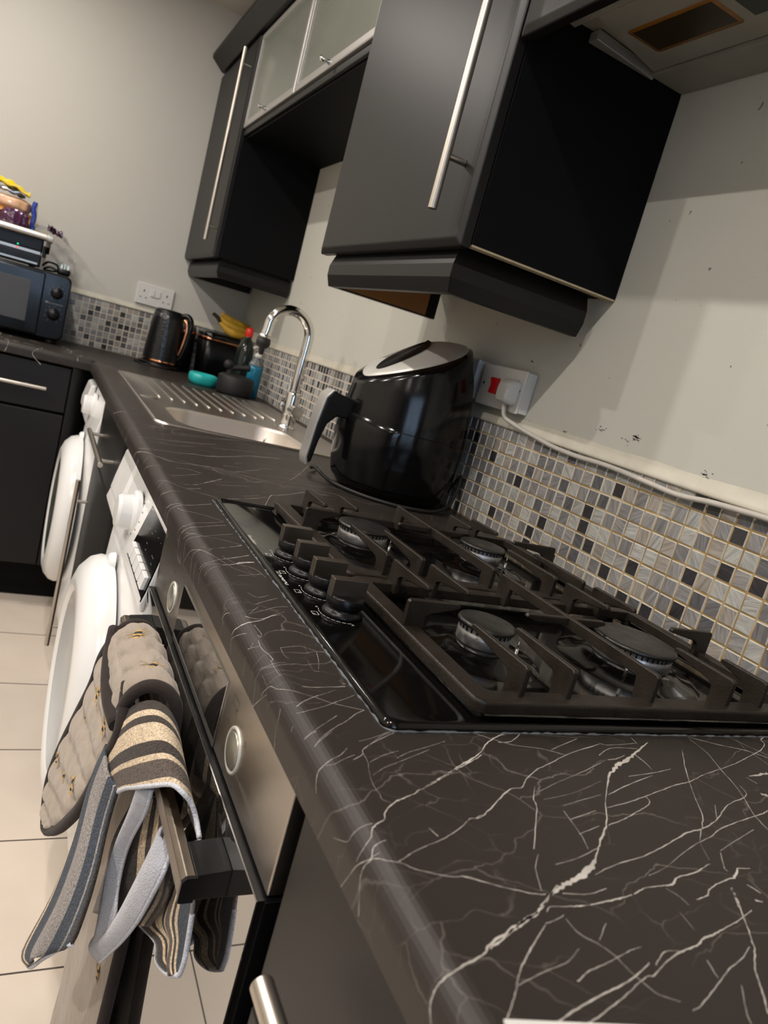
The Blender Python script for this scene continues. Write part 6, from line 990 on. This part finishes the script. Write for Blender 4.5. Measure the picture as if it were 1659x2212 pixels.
tc_ = thing('soap_dish', 'turquoise oblong plastic tub at the end of the drainer', 'tub', (0.385, 2.345, T))
mb = MB(); L = lambda i, z: [(x, y, z) for x, y in rrect(0.335+i, 0.437-i, 2.295+i, 2.405-i, .040-i*.4, 8)]
ring_loft(mb, [L(.010, T), L(.002, T+.012), L(0, T+.026), L(.001, T+.036), L(.006, T+.042), L(.014, T+.040), L(.018, T+.030)], cap_first=True, cap_last=True); mb.build('tub', M_teal, tc_)

pt_ = thing('small_black_pot', 'small matt black lidded pot with ball-ended handle, on the drainer in front of the soap', 'pot', (0.478, 2.28, T))
px_, py_ = 0.478, 2.235
MB().lathe([(0.0, .003), (0.062, .003), (0.064, .007), (0.065, .062), (0.063, .066), (0.050, .072), (0.0, .078)], (px_, py_, T), n=44).build('pot_body', M_rubber, pt_)
MB().lathe([(0.012, .074), (0.0105, .088), (0.014, .094), (0.0, .096)], (px_-.030, py_, T), n=20).tube([(px_-.034, py_, T+.092), (px_, py_-.004, T+.100), (px_+.038, py_-.008, T+.108)], [.010, .0095, .012], n=12).build('pot_handle', M_rubber, pt_)
MB().lathe([(0.0, -.0175), (0.0088, -.015), (0.015, -.009), (0.0175, 0), (0.015, .009), (0.0088, .015), (0.0, .0175)], (px_-.040, py_-.004, T+.104), n=20).build('ball_end', M_rubber, pt_)

# ================================================================ MICROWAVE + GRILL + BREAD
mw = thing('microwave', 'glossy black microwave oven on the worktop at the left, grill on top of it', 'microwave', (-0.32, 2.7, T))
mx0, mx1, my0, my1, mz0, mz1 = -0.545, -0.093, 2.550, 2.880, T+.016, 1.158
mb = MB(); L = lambda i, y: [(x, y, z) for x, z in rrect(mx0+i, mx1-i, mz0+i, mz1-i, .022, 6)]
ring_loft(mb, [L(0, my1), L(0, my0+.020), L(.0015, my0+.006), L(.006, my0)], cap_first=True, cap_last=True); mb.build('microwave_body', M_gloss, mw)
for x in (mx0+.04, mx1-.04):
    for y in (my0+.03, my1-.03): MB().cyl((x, y, T), (x, y, mz0+.004), .014).build('foot', M_rubber, mw)
dm = MB().box(mx0+.004, -0.180, my0-.010, my0+.001, mz0+.006, mz1-.008).build('microwave_door', M_gloss, mw, bevel=.006, seg=3)
MB().box(mx0+.05, -0.222, my0-.0115, my0-.0095, mz0+.045, mz1-.045).build('door_window', mat('mesh_window', (.06, .058, .055), .12, bump=.2, bscale=900), dm, bevel=.001)
for z in (1.0915, 1.0165):
    MB().lathe([(0.0205, -.001), (0.0205, .005), (0.0185, .006), (0.0170, .006), (0.0165, .018), (0.014, .021), (0.0, .0215)], (-0.1360, my0, z), axis='y', n=32).build('control_knob', M_plastic, mw)
mb = MB()
for zc, rr_ in ((1.0915, .026), (1.0165, .028)):
    for k in range(9):
        a = math.radians(-60+k*37); x, z = -0.136+rr_*math.cos(a), zc+rr_*math.sin(a); mb.box(x-.0016, x+.0016, my0-.0004, my0+.001, z-.0008, z+.0008)
mb.box(-.165, -.110, my0-.0004, my0+.001, 1.0530, 1.0545); mb.box(-.168, -.160, my0-.0004, my0+.001, 1.052, 1.058); mb.build('dial_marks', M_faint, mw)

gl = thing('panini_grill', 'black and silver panini grill sitting on top of the microwave', 'grill', (-0.36, 2.70, 1.158))
MB().box(-0.525, -0.204, 2.590, 2.850, 1.162, 1.205).build('grill_base', M_plastic, gl, bevel=.005)
MB().box(-0.525, -0.204, 2.585, 2.850, 1.214, 1.262).build('grill_top', M_plastic, gl, bevel=.006)
MB().box(-0.523, -0.210, 2.5860, 2.592, 1.205, 1.2145).box(-0.523, -0.214, 2.5885, 2.5935, 1.170, 1.176).build('silver_strip', M_silver, gl)
hd_ = MB(); hd_.cyl((-0.53, 2.560, 1.268), (-0.196, 2.560, 1.268), .0125, n=24); hd_.build('grill_handle', M_steel, gl, bevel=.001)
MB().cyl((-0.196, 2.560, 1.268), (-0.176, 2.560, 1.266), .0145, n=24).build('handle_end', M_silver, gl, bevel=.002)
MB().prism([(2.560, 1.262), (2.552, 1.236), (2.575, 1.214), (2.600, 1.214), (2.590, 1.262)], 'x', -0.196, -0.182).box(-0.203, -0.190, 2.60, 2.68, 1.20, 1.24).build('hinge_arm', M_plastic, gl, bevel=.002)
for x in (-.50, -.23):
    for y in (2.62, 2.82): MB().cyl((x, y, 1.158), (x, y, 1.163), .010).build('foot', M_rubber, gl)
MB().cyl((-0.283, 2.5855, 1.222), (-0.283, 2.5835, 1.222), .0028).build('green_light', M_led_g, gl)
MB().cyl((-0.285, 2.5860, 1.210), (-0.285, 2.5840, 1.210), .0028).build('red_light', M_led_r, gl)

def lump(name, c, s, m, parent=None, seed=0, amp=.12, fr=3.0, n=28, power=3.0):
    r_ = random.Random(seed); ph = [r_.uniform(0, 6.28) for _ in range(9)]; G = []
    for i in range(n+1):
        v = -PI/2+PI*i/n; row = []
        for j in range(n*2):
            u = 2*PI*j/(n*2)
            cu, su, cv, sv = math.cos(u), math.sin(u), math.cos(v), math.sin(v)
            f = lambda t: math.copysign(abs(t)**(2/power), t)
            q = 1+amp*(math.sin(fr*u+ph[0]+2*v)*.5+math.sin(fr*2.3*v+ph[1]+u*2)*.35+math.sin(fr*3.1*u+ph[2]-3*v)*.25)*cv**.5
            row.append((c[0]+s[0]*f(cv)*f(cu)*q, c[1]+s[1]*f(cv)*f(su)*q, c[2]+s[2]*f(sv)*(1+.3*(q-1))))
        G.append(row)
    mb = MB(); mb.grid(G, close_u=True); return mb.build(name, m, parent)
gz = 1.2625
bl_ = thing('bread_packet', 'packet of bread rolls in yellow and orange film with a blue end, on the grill', 'bread packet', (-0.33, 2.70, gz))
lump('roll', (-0.335, 2.690, gz+.088), (.075, .055, .026), M_bread, bl_, 2, .06)
lump('wrapper', (-0.345, 2.700, gz+.040), (.088, .062, .040), M_orange, bl_, 3, .10, 4)
mb = MB(); G = []
for i in range(12):
    row = []
    for j in range(16):
        z = gz+.004+.112*j/15; y = 2.655+.11*i/11; row.append((-0.250+.003*math.sin(j*.9+i*.7)-.006*(j/15-.5), y, z))
    G.append(row)
mb.grid(G); mb.build('blue_end', M_bluewrap, bl_, solid=.014)
tag(lump('bagel_packet', (-0.305, 2.604, gz+.036), (.042, .026, .035), M_purple, None, 5, .2, 5), 'shiny purple and silver wrapped bakery packet at the front of the bread pile', 'bread packet')
tag(lump('bread_roll_bag', (-0.400, 2.600, gz+.042), (.044, .030, .041), M_bread, None, 8, .10, 3), 'pale brown roll in clear bag at the left end of the bread pile', 'bread bag')
cr_ = thing('crisp_packet', 'crumpled yellow and silver crisp packet on top of the bread pile', 'crisp packet', (-0.36, 2.69, gz+.112))
def crumple(name, x0, x1, y0, y1, zf, m, parent, seed, amp=.008, th=.004):
    r_ = random.Random(seed); ph = [r_.uniform(0, 6) for _ in range(6)]; G = []
    for i in range(20):
        row = []
        for j in range(20):
            u, v = i/19, j/19; x = x0+(x1-x0)*u; y = y0+(y1-y0)*v
            z = zf(u, v)+amp*(math.sin(9*u+ph[0]+4*v)+.7*math.sin(14*v+ph[1]+6*u)+.5*math.sin(23*u-11*v+ph[2]))
            row.append((x, y, z))
        G.append(row)
    mb = MB(); mb.grid(G, smooth=False); return mb.build(name, m, parent, solid=th)
crumple('packet_top', -0.43, -0.272, 2.640, 2.735, lambda u, v: gz+.165-.036*u+.010*math.sin(PI*v), M_yellow, cr_, 1, .005)
crumple('packet_lining', -0.43, -0.286, 2.640, 2.735, lambda u, v: gz+.140-.014*u, M_foil, cr_, 2, .004)
bt = thing('clear_bread_bag', 'clear bag with a dark purple label trailing behind the grill toward the wall', 'bread bag', (-0.19, 2.76, 1.20))
crumple('bag_film', -0.245, -0.105, 2.770, 2.850, lambda u, v: 1.300+.030*math.sin(PI*u)-.035*u, M_film, bt, 4, .006, .001)
crumple('bag_label', -0.200, -0.148, 2.755, 2.800, lambda u, v: 1.312-.012*u, M_purple, bt, 6, .006, .003)
G = []
for i in range(14):
    G.append([(-0.200+.115*j/13, 2.865+.006*math.sin(i*.9+j*.7), 1.163+.115*i/13*(1-.3*j/13)+.004*math.sin(j*1.7)) for j in range(14)])
mb = MB(); mb.grid(G, smooth=False); mb.build('bag_tail', M_film, bt, solid=.001)
pb = thing('black_plug', 'black three-pin plug lying pins up on the right end of the microwave', 'plug', (-0.125, 2.62, 1.158))
mb = MB(); L = lambda i, z: [(x, y, z) for x, y in rrect(-0.147+i, -0.103-i, 2.600+i, 2.650-i, .010, 4)]
ring_loft(mb, [L(.003, 1.158), L(0, 1.164), L(0, 1.176), L(.003, 1.180)], cap_first=True, cap_last=True); mb.build('plug_body', M_plastic, pb)
MB().box(-.126, -.122, 2.635, 2.643, 1.179, 1.199).box(-.138, -.132, 2.611, 2.615, 1.179, 1.195).box(-.117, -.111, 2.611, 2.615, 1.179, 1.195).build('pins', M_greyplug, pb)
MB().tube([(-0.147, 2.625, 1.168), (-0.170, 2.625, 1.175), (-0.190, 2.650, 1.163), (-0.170, 2.700, 1.162), (-0.145, 2.690, 1.168), (-0.150, 2.650, 1.188), (-0.180, 2.640, 1.190), (-0.195, 2.690, 1.175)], .0038, n=8).build('plug_lead', M_rubber, pb)

# ================================================================ OVEN GLOVE
gv = thing('double_oven_glove', 'quilted taupe double oven glove with embroidered bees and dark binding, hung over the oven handle', 'oven glove', (-0.03, 0.39, 0.75))
def pad(name, Ls, Rs, thick, seams, parent, m, n=30, sub=9, wav=5, dirn=(-1, 0, 0), cap=0.0, useams=4):
    A = cat(Ls, sub); B = cat(Rs, sub); V_ = len(A); F, K = [], []
    for i in range(V_):
        v = i/(V_-1); a, b = A[i], B[i]; tang = (A[min(i+1, V_-1)]+B[min(i+1, V_-1)]-A[max(i-1, 0)]-B[max(i-1, 0)]); nr = (b-a).cross(tang)
        if nr.length < 1e-9: nr = Vector(dirn)
        nr.normalize()
        rf, rk = [], []
        for j in range(n+1):
            u = j/n; e = max(0.0, 1-(abs(2*u-1))**6)**.5
            s_ = abs(math.sin(PI*(v*seams+0.12*math.sin(u*3)))); q = .22+.78*s_**.5
            wv = .80+.20*abs(math.sin(PI*(u*wav+.35*math.sin(v*seams*PI*2))))**.6
            if v < cap:
                q = .30+.70*abs(math.sin(PI*(u*useams+.10*math.sin(v*60))))**.5; wv = .85+.15*abs(math.sin(PI*(v*seams*2.3+.4*math.sin(u*9))))**.7
            h = thick*e*q*wv*min(1, (1-v)*12+.25); p = a.lerp(b, u); rf.append(p+nr*h); rk.append(p-nr*h*.7)
        F.append(rf); K.append(rk)
    mb = MB(); mb.grid(F); mb.grid(K)
    for row in (0, V_-1):
        for j in range(n): b0 = mb.add([F[row][j], F[row][j+1], K[row][j+1], K[row][j]], [(0, 1, 2, 3)])
    for i in range(V_-1):
        for j in (0, n): mb.add([F[i][j], F[i+1][j], K[i+1][j], K[i][j]], [(0, 1, 2, 3)])
    return mb.build(name, m, parent), F, K, A, B
LF = [(-.0500, .440, .772), (-.0568, .474, .7206), (-.0602, .482, .678), (-.0659, .523, .607), (-.0714, .5627, .5375), (-.0758, .581, .482), (-.0780, .562, .458), (-.0785, .530, .450)]
RF = [(-.0520, .318, .770), (-.0556, .2853, .735), (-.0587, .300, .696), (-.0619, .318, .656), (-.0653, .340, .614), (-.0688, .372, .5705), (-.0738, .431, .507), (-.0778, .492, .458)]
fp, FF, KK, A_, B_ = pad('front_mitt', LF, RF, .015, 8, gv, M_quilt)
LB = [(-.0560, .445, .740), (-.0520, .446, .763), (-.0420, .447, .776), (-.0290, .448, .780), (-.0160, .449, .775), (-.0075, .452, .755), (-.0065, .460, .66), (-.0100, .480, .50), (-.0160, .493, .32), (-.0200, .494, .14), (-.022, .495, .03)]
RB = [(-.0560, .302, .744), (-.0520, .296, .765), (-.0430, .288, .781), (-.0300, .280, .787), (-.0160, .272, .781), (-.0075, .268, .755), (-.0065, .266, .66), (-.0100, .262, .50), (-.0160, .250, .32), (-.0210, .262, .14), (-.023, .300, .03)]
bp_, BF, BK, A2, B2 = pad('back_mitt', LB, RB, .0085, 15, gv, M_quilt, n=44, sub=8, wav=7, cap=.52)
bi = MB()
bi.tube([tuple(p) for p in A_[::3]]+[(-.0785, .512, .449)]+[tuple(p) for p in reversed(B_[::3])], .0070, n=10, smooth=3)
bi.tube([tuple(p) for p in B2[2::3]], .0068, n=10, smooth=3); bi.tube([tuple(p) for p in A2[2:60:3]], .0060, n=10, smooth=3)
bi.tube([(-.054, .455, .768), (-.0595, .420, .752), (-.0635, .375, .742), (-.0640, .330, .738), (-.0600, .292, .735)], .0072, n=10, smooth=3)
bi.build('binding', M_trim, gv)
def bee(c, nrm, up, s=1.0):
    be = MB(); s *= .82
    c = Vector(c); nrm = Vector(nrm).normalized(); up = Vector(up); up = (up-nrm*up.dot(nrm)).normalized(); sd = nrm.cross(up)
    def blob(o, a, b, mi, n=12):
        vs = [c+up*(o+a*math.sin(2*PI*i/n))+sd*(b*math.cos(2*PI*i/n)) for i in range(n)]; vt = [v+nrm*.0004*s for v in vs]; vc = c+up*o+nrm*.0016*s
        be.add([vc]+vt, [(0, 1+i, 1+(i+1) % n) for i in range(n)], mi, True)
    blob(.0058*s, .0022*s, .0026*s, 1); blob(.0022*s, .0030*s, .0036*s, 0); blob(-.0018*s, .0022*s, .0040*s, 1); blob(-.0046*s, .0018*s, .0034*s, 0); blob(-.0072*s, .0022*s, .0024*s, 1)
    for sg in (-1, 1):
        for o, l in ((.003, .007), (-.001, .0075), (-.005, .007)):
            p0 = c+up*o*s+sd*sg*.003*s+nrm*.0008; p1 = c+up*(o+.002*(1 if o > 0 else -1))*s+sd*sg*l*s+nrm*.0006; be.tube([p0, p1], .00028*s, n=4, mi=1, smooth=1)
        w0 = c+up*.002*s+sd*sg*.003*s+nrm*.001; w1 = c+up*-.002*s+sd*sg*.0095*s+nrm*.001; w2 = c+up*.004*s+sd*sg*.0105*s+nrm*.001
        be.tube([w0, w1, w2, w0], .0003*s, n=4, mi=2, smooth=2)
    be.build('embroidered_bee', [M_beeB, M_beeY, M_beeW], gv, normals=False)
def on_pad(F, K, u, v):
    i = int(v*(len(F)-1)); j = int(u*(len(F[0])-1)); p = F[i][j]; nn = (F[i][j]-K[i][j])
    k = F[i][j] if F[i][j].x < K[i][j].x or F[i][j].z > K[i][j].z+.004 else K[i][j]; nn = nn if k is F[i][j] else -nn
    return k, nn
for F_, K_, u, v, up, s in ((FF, KK, .48, .20, (0, .2, -1), 1.5), (FF, KK, .85, .22, (0, .3, -1), 1.6), (FF, KK, .22, .60, (0, .3, 1), 1.4), (FF, KK, .52, .62, (0, 0, 1), 1.3), (FF, KK, .80, .56, (0, .3, 1), 1.6), (FF, KK, .3, .38, (0, .2, 1), 1.2)):
    c, nn = on_pad(F_, K_, u, v); bee(c+nn.normalized()*.0004, nn, up, s)
for u, v in ((.30, .27), (.78, .30)):
    c, nn = on_pad(BF, BK, u, v); bee(c+nn.normalized()*.0004, nn, (0.3, 1, 0), 1.7)
for u, v in ((.80, .76), (.35, .87), (.62, .88), (.7, .70)):
    i = int(v*(len(BF)-1)); j = int(u*(len(BF[0])-1)); c = BF[i][j] if BF[i][j].x < BK[i][j].x else BK[i][j]; bee(c+Vector((-.0005, 0, 0)), (-1, 0, 0), (0, .1, 1), 1.4)

# ================================================================ TOWEL
tw = thing('striped_dish_towel', 'terry dish towel striped cream, charcoal and slate blue, draped over the oven handle', 'dish towel', (-0.03, 0.2, 0.75))
def patch(mb, A, B, u0, u1, n=24, sub=5, bulge=.0, folds=0, fam=.004, mi=0, bdir=(-1, 0, 0)):
    A = cat(A, sub); B = cat(B, sub); m_ = min(len(A), len(B)); bd = Vector(bdir); G, U = [], []
    for i in range(m_):
        v = i/(m_-1); row, ur = [], []
        for j in range(n+1):
            u = j/n; p = A[i].lerp(B[i], u); p = p+bd*(bulge*math.sin(PI*u)+fam*math.sin(2*PI*folds*u+v*2)*(0.3+.7*v)*math.sin(PI*u)); row.append(p); ur.append((u0+(u1-u0)*u+.012*math.sin(v*5+u*4), v))
        G.append(row); U.append(ur)
    mb.grid(G, mi, U); return G
tb = MB()
CF = [(-.0640, .352, .640), (-.0560, .322, .706), (-.0520, .300, .742), (-.0450, .284, .764), (-.0340, .268, .7770), (-.0220, .256, .7760), (-.0120, .246, .764), (-.0060, .238, .745), (-.0060, .230, .720)]
CH = [tuple(p) for p in TW['HEM']]
patch(tb, CF, CH, .545, 1.0, n=40, bulge=.006, bdir=(-.5, 0, 1), fam=0)
OL = [(-.0560, .322, .706), (-.0600, .348, .648), (-.0690, .326, .581), (-.0800, .330, .500), (-.0950, .3626, .3950), (-.0918, .3129, .4215)]
OR = [(-.0560, .235, .700), (-.0580, .2371, .66), (-.0630, .2156, .622), (-.0680, .2052, .588), (-.0730, .2080, .550), (-.0784, .2404, .513)]
patch(tb, OL, OR, -.06, .56, n=40, bulge=.010, folds=1.5, fam=.004)
patch(tb, TW['F3A'], TW['F3B'], .30, .92, n=30, bulge=.0, folds=2.5, fam=.006)
patch(tb, TW['S5A'], TW['S5B'], .46, 1.22, n=36, bulge=.0, folds=1.6, fam=.004)
tb.build('striped_cloth', M_towel, tw, solid=.0030)
fl_ = MB()
patch(fl_, TW['F1A'], TW['F1B'], 0, 1, n=14, bulge=.008, fam=0); patch(fl_, TW['F2A'], TW['F2B'], 0, 1, n=14, bulge=.009, fam=0)
fl_.build('cloth_reverse', M_fleece, tw, solid=.0035)
hm = MB()
def hemt(P, r=.0022): hm.tube([tuple(p) for p in P], r, n=7, smooth=5)
hemt(CH); hemt(TW['F1A']); hemt(TW['F1B']); hemt(TW['F2A']); hemt(TW['F2B']); hemt(TW['S5B'][2:]); hemt(TW['S5A'][2:]+[TW['S5B'][-1]])
hemt([OL[-2], OL[-1], (-.0850, .277, .467), OR[-1], OR[-2]], .0024)
hm.build('white_hem', M_hem, tw)

# ================================================================ CARD at the near edge of the worktop
tag(MB().prism([(0.0180, -0.2212), (0.0900, -0.2383), (0.0700, -0.3250), (-0.0020+.004, -0.3080)], 'z', T+.0004, T+.0016).build('white_card', M_whitep), 'corner of a white card lying on the worktop at the bottom edge of the picture', 'card')
